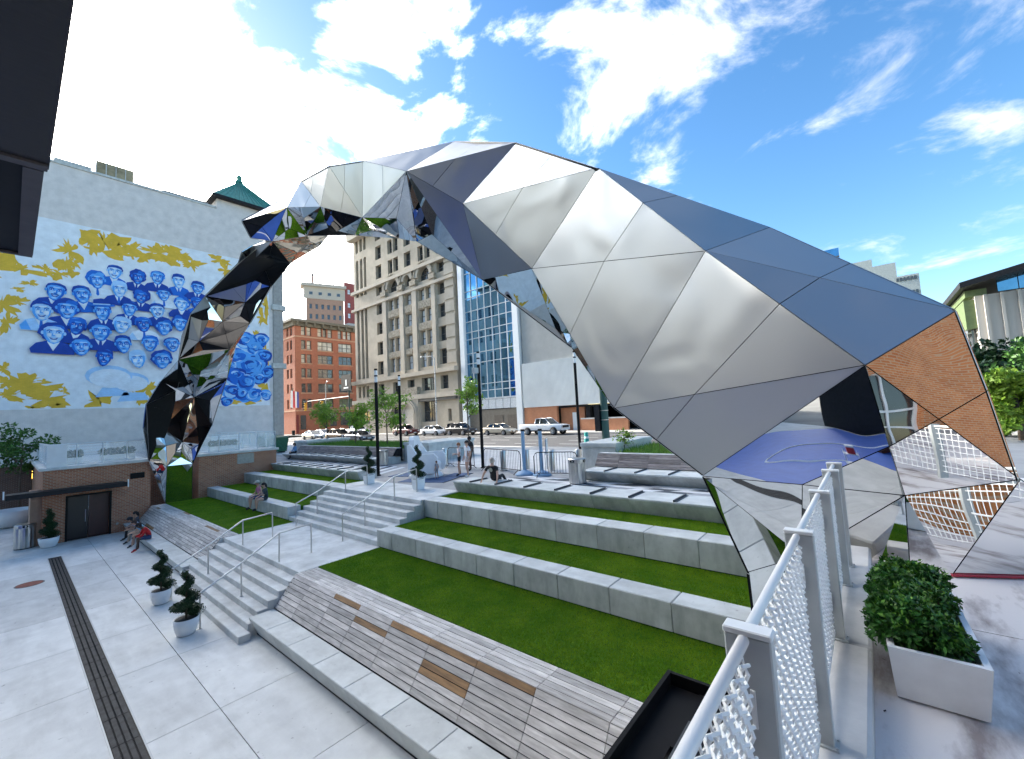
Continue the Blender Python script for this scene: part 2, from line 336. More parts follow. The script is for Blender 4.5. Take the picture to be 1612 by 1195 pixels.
# terraces: turf, cast stone walls
def turf(name,x0,x1,y0,y1,z,label):
    o=MB().box(x0,y0,z-.35,x1,y1,z).build(name,c['turf']); tag(o,label,'turf',kind='structure'); return o
def wall_blocks(name,label,x0,x1,zb,zt,ys,over=0):
    t=thing(name,label,'terrace wall')
    MB().box(x0+.06,min(ys)+.02,zb-.3,x1-.02,max(ys)-.02,zt-.06).build('core',c['dark'],t)
    for a,b in zip(ys[:-1],ys[1:]):
        lo,hi=min(a,b)+.005,max(a,b)-.005
        MB().bbox(x0,lo,zb+.035,x1,hi,zt,.012).build('block',c['block'],t)
        MB().box(x0+.012,lo+.012,zt-.001,x1-.012,hi-.012,zt+.003).build('block_top',c['blocktop'],t)
    return t
turf('turf',5.76,7.8,.52,12.36,Z1,'lowest artificial turf strip right of the stairs')
turf('turf',8.28,9.75,.52,12.45,Z2,'middle artificial turf strip right of the stairs')
turf('turf',10.33,11.5,.52,12.55,Z3,'topmost artificial turf strip right of the stairs')
turf('turf',5.76,7.8,18.75,30.6,Z1,'lowest artificial turf strip left of the stairs')
turf('turf',8.28,9.75,19.32,30.6,Z2,'middle artificial turf strip left of the stairs')
turf('turf',10.33,11.5,19.32,30.6,Z3,'topmost artificial turf strip left of the stairs')
wall_blocks('terrace_wall','lower pale block wall between turf strips right of the stairs',7.73,8.28,Z1,1.66,[12.5,11.69,10.46,9.22,7.98,6.74,5.5,4.27,3.04,1.8,.53])
wall_blocks('terrace_wall','upper pale block wall between turf strips right of the stairs',9.68,10.33,Z2,2.24,[12.56,11.8,10.57,9.34,8.09,6.84,5.58,4.34,3.11,1.87,.53])
wall_blocks('terrace_wall','lower pale block wall left of the stairs where a couple sits',7.73,8.28,Z1,1.66,[19.3]+[20.3+1.23*i for i in range(9)]+[31.3])
wall_blocks('terrace_wall','upper pale block wall left of the stairs',9.68,10.33,Z2,2.24,[19.3]+[20.5+1.23*i for i in range(9)]+[32.6])
# turf blades
def blades(name,rects,n,label):
    A=np.array([(x1-x0)*(y1-y0) for x0,x1,y0,y1,z in rects]); cnt=(A/A.sum()*n).astype(int); P=[]
    for (x0,x1,y0,y1,z),k in zip(rects,cnt):
        P.append(np.stack([RNG.uniform(x0,x1,k),RNG.uniform(y0,y1,k),np.full(k,z)],1))
    P=np.concatenate(P); k=len(P); a=RNG.uniform(0,2*np.pi,k); w=RNG.uniform(.0025,.005,k); h=RNG.uniform(.018,.04,k)
    d=np.stack([np.cos(a),np.sin(a),0*a],1); lean=np.stack([RNG.normal(0,.012,k),RNG.normal(0,.012,k),h],1)
    V=np.empty((k*3,3)); V[0::3]=P-d*w[:,None]; V[1::3]=P+d*w[:,None]; V[2::3]=P+lean
    o=link(name,fast_mesh(name,V,np.arange(k*3).reshape(-1,3),c['blade'])); tag(o,label,'turf',kind='stuff')
blades('turf_blades',[(5.77,7.72,.55,12.35,Z1),(8.3,9.67,.55,12.4,Z2),(10.35,11.4,.55,12.5,Z3)],260000,'short green turf fibres right of the stairs')
blades('turf_blades',[(5.77,7.72,18.8,30.5,Z1),(8.3,9.67,19.4,30.5,Z2),(10.35,11.4,19.4,30.5,Z3)],90000,'short green turf fibres left of the stairs')

# seat blocks and slatted wooden slope
def seat_row(label,ys):
    t=thing('concrete_ledge_seat',label,'bench')
    MB().box(4.14,min(ys)+.03,0,4.6,max(ys)-.03,.36).build('toe_base',c['dark'],t)
    for a,b in zip(ys[:-1],ys[1:]):
        lo,hi=min(a,b)+.004,max(a,b)-.004
        p=[(4.12,lo,.06),(4.6,lo,.06),(4.6,hi,.06),(4.12,hi,.06),(4.0,lo,.40),(4.6,lo,.40),(4.6,hi,.40),(4.0,hi,.40)]
        MB().hexa(p).build('seat_block',c['blocktop'],t)
        MB().bbox(4.0,lo,.395,4.58,hi,ZS,.01).build('seat_slab',c['blocktop'],t)
seat_row('pale concrete seat ledge below the wooden slope right of the stairs',[12.36,11.25,10.06,8.87,7.67,6.47,5.27,4.07,2.87,1.67,.53])
seat_row('pale concrete seat ledge below the wooden slope left of the stairs',[18.74]+[20.0+1.2*i for i in range(9)]+[30.5])
def slope(label,bays,special,stag):
    t=thing('slatted_wood_slope',label,'wooden bench')
    y0,y1=min(min(b) for b in bays),max(max(b) for b in bays)
    A=Vector((4.60,0,.43)); B=Vector((5.14,0,Z1)); d=(B-A); Ls=d.length; d.normalize(); nrm=Vector((-d.z,0,d.x))
    t_core=[Vector((4.68,y0+.02,.40)),Vector((5.20,y0+.02,1.06)),Vector((5.74,y0+.02,1.06)),Vector((5.74,y0+.02,.3)),Vector((4.68,y0+.02,.3))]
    MB().prism(t_core,(0,y1-y0-.04,0)).build('frame',c['black'],t)
    MB().prism([Vector((4.6,y0,.42)),Vector((5.14,y0,1.11)),Vector((5.75,y0,1.11)),Vector((5.75,y0,1.06)),Vector((5.17,y0,1.06)),Vector((4.66,y0,.42))],(0,.012,0)).build('edge_trim',c['dark'],t)
    MB().prism([Vector((4.6,y1-.012,.42)),Vector((5.14,y1-.012,1.11)),Vector((5.75,y1-.012,1.11)),Vector((5.75,y1-.012,1.06)),Vector((5.17,y1-.012,1.06)),Vector((4.66,y1-.012,.42))],(0,.012,0)).build('edge_trim',c['dark'],t)
    ns=8; pitch=Ls/ns; rows=[]
    for k in range(ns): rows.append((A+d*(k*pitch+.005),d,pitch-.013))
    for k in range(5): rows.append((Vector((5.15+k*.121,0,Z1)),Vector((1,0,0)),.108))
    cache={}
    for bi,(a,b) in enumerate(bays):
        lo,hi=min(a,b)+.006,max(a,b)-.006
        for ri,(o,dd,w) in enumerate(rows):
            nn=Vector((-dd.z,0,dd.x)); off=0
            segs=[(lo,hi)]
            if stag and (ri*7+bi*3)%2==0: mid=lo+(hi-lo)*(.3+.4*random.random()); segs=[(lo,mid-.004),(mid+.004,hi)]
            for (s0,s1) in segs:
                Lp=round(s1-s0,2); key=(ri,Lp)
                sp=special(bi,ri)
                mt='plankbrown' if sp else 'plank'
                key=(ri,Lp,mt)
                if key not in cache:
                    q=[Vector((0,0,0)),dd*w,dd*w+nn*.028,nn*.028]; q=[p-nn*.028 for p in q]
                    cache[key]=MB().prism(q,(0,Lp,0)).mesh('plank',c[mt])
                p=link('plank',cache[key],t); p.location=(o.x+nn.x*random.uniform(-.002,.002),s0,o.z+random.uniform(-.002,.002))
MB().prism([Vector((4.62,18.726,.1)),Vector((4.62,18.726,.42)),Vector((5.15,18.726,1.10)),Vector((5.74,18.726,1.10)),Vector((5.74,18.726,.1))],(0,.03,0)).build('cheek_wall',c['block'],st)
by=[12.36,11.35,10.12,9.0,7.79,6.56,5.36,4.15,2.95,1.73,.53]
slope('weathered grey slatted wooden slope right of the stairs, a few brown boards',list(zip(by[:-1],by[1:])),lambda b,r:(b,r) in ((2,7),(3,5),(4,7),(5,7),(6,7),(5,4),(5,3),(9,6)),False)
by=[18.76]+[20.0+1.75*i for i in range(6)]+[30.5]
slope('weathered patchwork wooden slope left of the stairs below the arch foot',list(zip(by[:-1],by[1:])),lambda b,r: random.random()<.06,True)
# ------------------------------------------------------------------ mirrored arch
V={}
def vx(n,px,X): V[n]=at_x(px[0],px[1],X)
def vy(n,px,Y): V[n]=at_y(px[0],px[1],Y)
def von(n,a,b,px):     # seam point on edge a-b nearest to a picture point
    A,B=V[a],V[b]; best=min((i/400 for i in range(1,400)),key=lambda t:(lambda q:(q[0]-px[0])**2+(q[1]-px[1])**2)(proj(A+(B-A)*t)))
    V[n]=A+(B-A)*best
V['Wb']=Vector((8.18,1.84,1.58)); vx('W',(1176,901),8.0); vx('Z',(1262,876),6.95)
V['Zb']=Vector((7.2,.62,1.6)); V['Sb']=Vector((6.42,-.17,3.25)); V['U']=Vector((6.41,-.49,3.262)); V['Ub']=Vector((7.25,-2.1,3.262)); V['R3']=at_x(1660,800,7.1)
vx('S',(1424.5,780),6.40); vx('Q',(1400,703),6.36); vx('P',(1478,660),6.5); vx('R1',(1557,614),6.72); vx('R2',(1606,755),6.70)
vx('T0',(1507,488),6.78); vx('Ne',(1362,575),6.38); vx('Nh',(1105,749.5),7.5); vx('Ni',(965.5,643),7.9); vx('Nb',(1110.5,395),6.85)
vx('Na',(941,264),7.05); vx('Nc',(837,423),7.95); vx('T1',(1213,357.5),8.3)
vx('Ma',(813.5,224),7.4); vx('Mc',(728.5,320.7),7.75); vx('L',(639.5,269.5),6.95); vx('J',(759,441),8.84)
vx('G',(875,518),8.1); vx('a9',(900,549),8.05)
vx('K',(517.7,261),6.3); vx('K2',(571,253),6.62); vx('K3',(716,222),8.0); vx('K4',(761,222.6),7.8); vx('B',(570.5,342.5),7.0)
vy('A2',(504.6,325.5),13.7); vy('I1',(474,284.7),14.6); vy('I2',(451.4,326.5),15.3); vy('Tp',(437.3,317.8),16.6); vy('tip',(381,347.6),16.8)
vy('a1',(395,374.3),16.8); vy('a2',(429,380),16.3); vy('a3',(484,371.5),15.9); vy('a35',(520.7,370),15.0); vy('a4',(558,370.7),13.6); vy('a5',(629,375.7),11.7); vy('a6',(656,380.7),10.9)
von('m1','Nb','T0',(1290.6,437.7)); von('m2','T1','T0',(1340,414)); von('Nd','Nb','Ne',(1227.5,478)); von('m3','Na','Nb',(1012.8,319)); von('m4','Na','T1',(1067,307.8))
von('Nf','Ni','Ne',(1093.4,621.4)); von('Ng','Ni','Nh',(1032.5,693)); von('m5','Nc','Nb',(951,411)); von('m6','Nc','Ni',(898.7,525.6)); von('m7','Mc','Na',(822.7,295.5)); von('m8','Mc','Nc',(779.8,369.3))
von('m9','Ma','Na',(870.6,242.4)); von('m10','Ma','L',(717.8,249.5)); von('m11','Mc','L',(680.8,293.6))
von('s1','K','K2',(542.8,257.2)); von('t1','K','B',(543.8,297.3)); von('s3','K2','L',(602.5,260.2)); von('t3','L','B',(602.7,308.4)); von('u1','A2','B',(536.8,330.5))
von('n1','I1','K',(492.6,274.2)); von('n2','I1','A2',(488.6,306)); von('n3','A2','I2',(478.5,325.5)); von('w1','Z','S',(1334,834))
# V lies in the plane of Nh, Q, Ne
def inplane(n,px,a,b,d):
    A,B,D=V[a],V[b],V[d]; nn=(B-A).cross(D-A); r=ray(*px); V[n]=CAMP+r*((A-CAMP).dot(nn)/r.dot(nn))
inplane('V',(1263,763),'Nh','Q','Ne')
# the far leg
for n,px,Y in (('D0c',(418,379),18.8),('D0b',(398,386.7),20.11),('D0a',(381,396.8),20.27),('E1',(375.5,414.5),21.6),('D1',(390,417),23.95),
    ('Ht',(516,371.7),18.8),('H0',(504.6,386.7),19.6),('H1',(457,415),21.52),('H3',(428,450),23.6),('E2',(323,466),25.88),('G1',(386,476),25.08),
    ('F2',(299.4,494.8),25.6),('F4',(285.4,530),26.4),('F5',(280.5,566),26.86),('F6',(394,509),25.07),('F8',(372,544),26.8),('X2',(361.5,550),25.66),
    ('F9',(358,595.5),28.6),('Y1',(305.5,625.5),30.03),('F10',(253,600),30.22),('S1',(230,637),29.2),('F12',(254.8,674),30.65),('F11',(334,670),29.7),
    ('F13',(313,699),29.96),('F14',(287,695.4),30.25),('F15',(261.5,702),30.45),('S2',(225.4,674),29.8),('S3',(234,725),30.3),('F16',(304,730),30.25),('F17',(262.8,734),30.2),('F18',(303,786.5),30.55),('F19',(260,792),30.6)): vy(n,px,Y)
von('F3','F5','G1',(311,534.6)); von('X1','F5','G1',(348.6,504)); von('g1','D1','H3',(415,438))
arch=thing('mirrored_arch','huge faceted arch of mirror and satin steel panels spanning the terraces','sculpture')
FA=[('M','Nh V Q Ne'),('M','V S Q'),('M','V Z w1 S'),('M','Nh Z V'),('M','Nh W Z'),('M','W Wb Zb Z'),('M','Z Zb Sb S w1'),('M','Ne Q P'),('M','Ne P R1 T0'),('M','P R2 R1'),('M','Q S R2 P'),('M','S Sb U R2'),('M','R2 U Ub R3'),
 ('B','Nd m1 T0 Ne'),('B','Nb m1 Nd'),('B','Nb T1 m2 m1'),('B','m1 m2 T0'),('B','Na m4 m3'),('B','m4 T1 Nb m3'),('B','Ni Nb Nd Nf'),('B','Nf Nd Ne'),('B','Ni Nf Ng'),('B','Ng Nf Ne Nh'),
 ('B','Nc m5 m6'),('B','m5 Nb Ni m6'),('B','Na m3 m5 Nc'),('B','m3 Nb m5'),('B','Mc m7 m8'),('B','m7 Na Nc m8'),('B','Ma m9 m7 Mc'),('B','m9 Na m7'),('B','Ma Mc m11 m10'),('B','m10 m11 L'),('B','Ma K4 m10'),('B','K4 K3 L m10'),('B','K3 K2 s3 L'),
 ('B','K s1 t1'),('B','s1 K2 B t1'),('B','K2 s3 t3 B'),('B','s3 L t3'),('B','K t1 u1 A2'),('B','t1 B u1'),('B','I1 n1 n2'),('B','n1 K A2 n2'),('B','I1 n2 n3 I2'),('B','n2 A2 n3'),('B','tip Tp I2'),
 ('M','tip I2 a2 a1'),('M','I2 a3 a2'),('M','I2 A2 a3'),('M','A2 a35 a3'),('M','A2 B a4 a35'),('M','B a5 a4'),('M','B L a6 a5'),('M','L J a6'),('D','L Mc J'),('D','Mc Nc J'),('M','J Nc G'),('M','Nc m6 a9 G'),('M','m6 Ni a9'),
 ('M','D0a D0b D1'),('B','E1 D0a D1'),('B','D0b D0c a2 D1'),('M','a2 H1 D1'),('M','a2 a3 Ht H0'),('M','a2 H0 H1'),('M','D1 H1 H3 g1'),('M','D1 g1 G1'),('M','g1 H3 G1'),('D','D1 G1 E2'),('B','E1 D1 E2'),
 ('M','E2 G1 X1'),('M','E2 X1 F3'),('B','E2 F3 F2'),('B','F2 F3 F4'),('B','F4 F3 F5'),('M','G1 H3 F6'),('M','G1 F6 X1'),('M','X1 F6 X2 F3'),('M','F3 X2 F5'),('M','F6 F8 X2'),
 ('M','F5 X2 Y1'),('M','X2 F8 F9'),('M','X2 F9 Y1'),('M','F5 Y1 F10'),('M','F9 F11 Y1'),('M','F10 Y1 F12'),('M','Y1 F14 F12'),('M','Y1 F11 F13 F14'),('M','F12 F14 F15'),('M','F15 F14 F17'),('M','F14 F13 F16'),('M','F14 F16 F17'),('M','F17 F16 F18 F19'),
 ('B','F10 F12 S1'),('M','S1 F12 S2'),('M','S2 F12 F15'),('M','S2 F15 S3'),('M','S3 F15 F17'),('M','S3 F17 F19')]
# closing back: a ridge of points behind each pair of outline points
pairs=[('Ub','Wb',.3),('R2','W',.9),('R1','Nh',1.3),('T0','Ng',1.5),('T1','Ni',1.6),('Na','a9',1.8),('Ma','J',1.8),('K3','a6',1.6),('K2','a5',1.5),('K','a4',1.4),('I1','a3',1.4),('D0c','Ht',1.2),('E1','H1',1.4),('E2','H3',1.5),('F2','F6',1.6),('F5','F8',1.5),('F10','F9',1.6),('S1','F11',1.5),('S3','F16',1.0),('F19','F18',.8)]
for i,(a,b,d) in enumerate(pairs):
    mid=(V[a]+V[b])/2; dr=(mid-CAMP); dr.z*=.3; dr.normalize(); V['b%d'%i]=mid+dr*d
    if i in (0,len(pairs)-1): V['b%d'%i].z=min(V[a].z,V[b].z)
for i in range(len(pairs)-1):
    a,b,_=pairs[i]; a2_,b2_,_=pairs[i+1]
    FA+= [('B','%s %s b%d'%(a,a2_,i)),('B','%s b%d b%d'%(a2_,i+1,i)),('B','%s b%d %s'%(b,i,b2_)),('B','b%d b%d %s'%(i,i+1,b2_))]
FA+=[('B','R3 Ub b0'),('B','R2 R3 b0'),('B','Tp I1 I2'),('B','tip a1 D0c'),('B','a1 a2 D0c'),('B','Tp tip D0c'),('B','I1 Tp D0c'),('B','G a9 J'),('B','a3 a35 I1'),('B','J a6 K3'),('B','a5 a6 K2')]
# the far leg and the soffit are creased into smaller mirror facets
FB=[]; rg=random.Random(3); cnt=0
for kind,nm in FA:
    P=[V[n] for n in nm.split()]; cen=sum(P,Vector())/len(P)
    if kind in 'MD' and cen.y>9 and not any(n in nm.split() for n in ('F18','a35')):
        nn=Vector()
        for i in range(len(P)): nn+=(P[i]-cen).cross(P[(i+1)%len(P)]-cen)
        if nn.length>.9:
            key='x%d'%cnt; cnt+=1; V[key]=cen+nn.normalized()*rg.uniform(-.09,.09)*min(1.5,nn.length**.5); N_=nm.split()
            for i in range(len(N_)): FB.append((kind,'%s %s %s'%(N_[i],N_[(i+1)%len(N_)],key)))
            continue
    FB.append((kind,nm))
FA=FB
core=MB()
def panel(kind,names):
    P=[V[n] for n in names]; cen=sum(P,Vector())/len(P)
    nn=Vector()
    for i in range(len(P)): nn+=(P[i]-cen).cross(P[(i+1)%len(P)]-cen)
    nn.normalize()
    return P,cen,nn
spine=[((V[a]+V[b])/2+V['b%d'%i])/2 for i,(a,b,_) in enumerate(pairs)]
def inset(P,nn,d):
    n=len(P); out=[]
    for i in range(n):
        e0=(P[i]-P[i-1]); e1=(P[(i+1)%n]-P[i])
        if e0.length<1e-6 or e1.length<1e-6: out.append(P[i]); continue
        e0.normalize(); e1.normalize()
        m0=nn.cross(e0); m1=nn.cross(e1); k=1+m0.dot(m1)
        off=(m0+m1)/max(k,.15)*d
        if off.length>d*5: off=off.normalized()*d*5
        out.append(P[i]+off)
    return out
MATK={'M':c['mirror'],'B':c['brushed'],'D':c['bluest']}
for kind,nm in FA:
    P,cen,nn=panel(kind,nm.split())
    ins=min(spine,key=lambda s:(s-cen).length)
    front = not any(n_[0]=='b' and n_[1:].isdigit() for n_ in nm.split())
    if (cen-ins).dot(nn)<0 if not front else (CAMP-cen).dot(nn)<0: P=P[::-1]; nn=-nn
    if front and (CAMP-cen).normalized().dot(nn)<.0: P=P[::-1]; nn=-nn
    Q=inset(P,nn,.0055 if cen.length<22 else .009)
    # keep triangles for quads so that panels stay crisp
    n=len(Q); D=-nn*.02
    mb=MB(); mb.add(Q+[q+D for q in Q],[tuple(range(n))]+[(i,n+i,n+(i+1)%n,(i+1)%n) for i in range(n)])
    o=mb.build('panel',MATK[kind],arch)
    core.add([p-nn*.03 for p in P],[tuple(range(len(P)))])
core.build('substructure',c['black'],arch)
lp=MB().cyl((0,0,0),.14,.03,20).build('light_port',c['black'],arch); q=(V['D0a']+V['D0b']+V['D1'])/3; nn=(V['D0b']-V['D0a']).cross(V['D1']-V['D0a']).normalized()
if nn.dot(CAMP-q)<0: nn=-nn
lp.location=q+(V['D0a']*.5+V['D0b']*.5-q)*.3+nn*.01; lp.rotation_euler=nn.to_track_quat('Z','Y').to_euler()
MB().add([V['Sb'],V['U'],V['Ub'],V['Ub']+Vector((.3,0,0)),V['Sb']+Vector((.4,.1,0))],[(0,1,2,3,4)]).build('base_plate',c['dark'],arch)
rs=MB(); A=V['U']+Vector((-.02,-.0,0)); B=V['Ub']+Vector((-.02,0,0)); rs.tube([A+Vector((0,0,.012)),B+Vector((0,0,.012))],.014,6)
rs.build('base_trim',M('red_trim',(.45,.03,.05),.5),arch)
# ------------------------------------------------------------------ buildings
class Face:
    """a wall plane: origin, horizontal axis u, outward normal n; helper for openings"""
    def __init__(s,o,u,n): s.o=Vector(o); s.u=Vector(u).normalized(); s.n=Vector(n).normalized()
    def p(s,a,b,d=0): return s.o+s.u*a+Vector((0,0,b))+s.n*d
    def box(s,mb,a0,a1,b0,b1,d0,d1):
        pts=[s.p(a0,b0,d0),s.p(a1,b0,d0),s.p(a1,b0,d1),s.p(a0,b0,d1),s.p(a0,b1,d0),s.p(a1,b1,d0),s.p(a1,b1,d1),s.p(a0,b1,d1)]
        return mb.hexa(pts)
def wall_with_openings(F,W,H,ops,depth,mb=None,z0=0):
    mb=mb or MB()
    us=sorted({0,W}|{x for o in ops for x in o[:2]}); vs_=sorted({z0,H}|{x for o in ops for x in o[2:4]})
    for i in range(len(us)-1):
        for j in range(len(vs_)-1):
            a,b=(us[i]+us[i+1])/2,(vs_[j]+vs_[j+1])/2
            if any(o[0]<a<o[1] and o[2]<b<o[3] for o in ops): continue
            mb.poly([F.p(us[i],vs_[j]),F.p(us[i+1],vs_[j]),F.p(us[i+1],vs_[j+1]),F.p(us[i],vs_[j+1])])
    for o in ops:
        a0,a1,b0,b1=o[:4]
        for q in (((a0,b0),(a1,b0)),((a1,b0),(a1,b1)),((a1,b1),(a0,b1)),((a0,b1),(a0,b0))):
            mb.poly([F.p(*q[0]),F.p(*q[0],-depth),F.p(*q[1],-depth),F.p(*q[1])])
        if len(o)>4 and o[4]:     # arched head: spandrels
            r=(a1-a0)/2; cxm=(a0+a1)/2; n=8
            for sgn in (-1,1):
                arc=[F.p(cxm+sgn*r*math.cos(t),b1-r+r*math.sin(t)) for t in [k*math.pi/2/n for k in range(n+1)]]
                for k in range(n): mb.poly([arc[k],arc[k+1],F.p(cxm+sgn*r,b1)])
                for k in range(n): mb.poly([arc[k],arc[k+1],arc[k+1]-F.n*depth,arc[k]-F.n*depth])
    return mb
def window(F,a0,a1,b0,b1,depth,parent,pm,fm,nx=1,ny=2,fw=.09):
    mb=MB(); d0,d1=-depth,-depth+.12
    F.box(mb,a0,a0+fw,b0,b1,d0,d1); F.box(mb,a1-fw,a1,b0,b1,d0,d1); F.box(mb,a0+fw,a1-fw,b0,b0+fw,d0,d1-.003); F.box(mb,a0+fw,a1-fw,b1-fw,b1,d0,d1-.003)
    for k in range(1,nx): x=a0+(a1-a0)*k/nx; F.box(mb,x-fw/2,x+fw/2,b0+fw,b1-fw,d0,d1-.006)
    for k in range(1,ny): z=b0+(b1-b0)*k/ny; F.box(mb,a0+fw,a1-fw,z-fw/2,z+fw/2,d0,d1-.009)
    w=mb.build('window',fm,parent)
    MB().poly([F.p(a0,b0,-depth+.03),F.p(a1,b0,-depth+.03),F.p(a1,b1,-depth+.03),F.p(a0,b1,-depth+.03)]).build('pane',pm,w)
    return w

# --- brick pavilion with roof terrace -------------------------------------------------
pav=thing('brick_pavilion','low red brick pavilion with black door and glass railed roof terrace at the arch foot','building')
YP=30.65
F=Face((1.12,YP,0),(1,0,0),(0,-1,0)); op=[(.86,2.36,0,2.12)]
wall_with_openings(F,4.0,3.52,op,.35).build('wall',c['brick'],pav)
mb=MB(); mb.poly([(1.12,YP,0),(1.12,44,0),(1.12,44,3.52),(1.12,YP,3.52)]); mb.poly([(5.12,YP,0),(5.12,36,0),(5.12,36,3.52),(5.12,YP,3.52)]); mb.build('wall',c['brick'],pav)
F2=Face((7.3,YP,0),(1,0,0),(0,-1,0))
wall_with_openings(F2,4.3,3.52,[],.3).build('wall',c['brick'],pav)
mb=MB(); mb.poly([(7.3,YP,0),(7.3,36,0),(7.3,36,3.52),(7.3,YP,3.52)]); mb.poly([(11.6,YP,0),(11.6,44,0),(11.6,44,3.52),(11.6,YP,3.52)]); mb.poly([(5.12,33.4,0),(7.3,33.4,0),(7.3,33.4,3.6),(5.12,33.4,3.6)]); mb.build('wall',c['brick'],pav)
MB().bbox(.98,YP-.12,3.52,5.2,44,3.66,.02).build('coping',c['blocktop'],pav)
MB().bbox(7.2,YP-.12,3.52,11.72,44,3.66,.02).build('coping',c['blocktop'],pav)
MB().box(5.2,33.4,3.52,7.2,44,3.64).build('roof_slab',c['upl'],pav)
mb=MB(); F.box(mb,.86,1.6,.0,2.12,-.3,-.25); dr=mb.build('door',M('door_black',(.010,.008,.008),.35),pav)
mb=MB(); F.box(mb,1.62,2.36,.0,2.12,-.3,-.25); d2=mb.build('door',M('door_maroon',(.045,.012,.010),.4),pav)
mb=MB(); mb.tube([F.p(1.5,.8,-.2),F.p(1.5,1.4,-.2)],.018); mb.build('handle',c['steel'],dr)
mb=MB(); F.box(mb,.78,.86,0,2.2,-.1,.03); F.box(mb,2.36,2.44,0,2.2,-.1,.03); F.box(mb,.86,2.36,2.12,2.2,-.1,.027); mb.build('door_frame',c['black'],pav)
mb=MB().box(-.02,29.45,2.5,4.0,YP+.2,2.62); mb.box(-.02,29.40,2.44,4.0,29.46,2.66); cnp=mb.build('canopy',c['dark'],pav)
MB().box(4.01,29.42,2.4,4.06,29.5,2.78).build('canopy_end_light',c['white'],cnp)
MB().box(-.1,29.42,2.5,-.05,29.5,2.85).build('canopy_end_light',c['white'],cnp)
mb=MB(); F.box(mb,3.15,3.74,2.68,2.98,0,.03); mb.build('vent',c['black'],pav)
mb=MB(); F2.box(mb,2.0,2.94,2.84,3.46,0,.03); mb.build('plaque',M('plaque_bronze',(.34,.33,.29),.5,var=.15,scale=8),pav)
mb=MB(); F.box(mb,2.62,2.72,.4,.5,0,.03); mb.build('outlet_box',c['steel'],pav)
MB().box(.75,30.9,0,1.115,33,2.5).build('pier',M('pier_tan',(.38,.25,.18),.8),pav)
# glass railing
def railing(parent,p0,p1,zb,zt,n):
    p0,p1=Vector(p0),Vector(p1); d=p1-p0; u=d.normalized(); nrm=Vector((-u.y,u.x,0))
    fr=MB()
    for k in range(n+1):
        q=p0+d*k/n; fr.tube([(q.x,q.y,zb),(q.x,q.y,zt)],.035,6)
    fr.tube([(p0.x,p0.y,zt),(p1.x,p1.y,zt)],.03,6); fr.tube([(p0.x,p0.y,zb+.08),(p1.x,p1.y,zb+.08)],.02,6)
    r=fr.build('railing_frame',c['whitem'],parent)
    for k in range(n):
        a=p0+d*(k+.06)/n; b=p0+d*(k+.94)/n
        MB().prism([(a.x,a.y,zb+.14),(b.x,b.y,zb+.14),(b.x,b.y,zt-.08),(a.x,a.y,zt-.08)],nrm*.012).build('glass_panel',c['clear'],r)
railing(pav,(1.3,YP+.15,0),(5.1,YP+.15,0),3.66,4.75,4)
railing(pav,(1.3,YP+.15,0),(1.3,43.5,0),3.66,4.75,8)
railing(pav,(7.3,YP+.15,0),(11.6,YP+.15,0),3.66,4.75,4)
railing(pav,(11.6,YP+.15,0),(11.6,43.5,0),3.66,4.75,8)
MB().box(1.22,YP+.08,3.66,1.9,YP+.16,4.75).build('corner_panel',c['whitem'],pav)
def leaves_mesh(name,cent,rad,n,size,mat,flat=.6,seed=1):
    """leaf quads scattered through an ellipsoid shell volume; cent list of (c,r)"""
    rng=np.random.default_rng(seed); Vv=[]
    cs=[np.array(x[0],float) for x in cent]; rs=[np.array(x[1],float) for x in cent]
    w=np.array([r.prod()**.66 for r in rs]); idx=rng.choice(len(cs),n,p=w/w.sum())
    d=rng.normal(size=(n,3)); d/=np.linalg.norm(d,axis=1)[:,None]; rr=rng.uniform(.45,1.06,n)**.7
    P=np.array(cs)[idx]+d*np.array(rs)[idx]*rr[:,None]
    a=rng.normal(size=(n,3))+d*.7; a/=np.linalg.norm(a,axis=1)[:,None]
    b=np.cross(a,rng.normal(size=(n,3))); b/=np.linalg.norm(b,axis=1)[:,None]
    s=size*rng.uniform(.6,1.35,n)[:,None]; nn=np.cross(a,b)
    A=P-a*s; B=P+b*s*.5+nn*s*.12; Cc=P+a*s; D=P-b*s*.5+nn*s*.12
    Vv=np.stack([A,B,Cc,D],1).reshape(-1,3); Fq=np.arange(4*n).reshape(-1,4)
    F3=np.concatenate([Fq[:,[0,1,2]],Fq[:,[0,2,3]]])
    return fast_mesh(name,Vv,F3,mat)
def leaf_mat(name,col,var=.35,scale=6):
    m=M(name,col,.5,var=var,scale=scale,detail=3,spec=.35,rand=.1)
    b=m.node_tree.nodes['Principled BSDF']; b.inputs['Transmission Weight'].default_value=0
    return m
c['leafd']=leaf_mat('leaf_dark',(.012,.042,.010)); c['leafm']=leaf_mat('leaf_mid',(.05,.13,.02)); c['leafl']=leaf_mat('leaf_light',(.22,.36,.035)); c['leafb']=leaf_mat('leaf_box',(.030,.115,.012),.6,22)
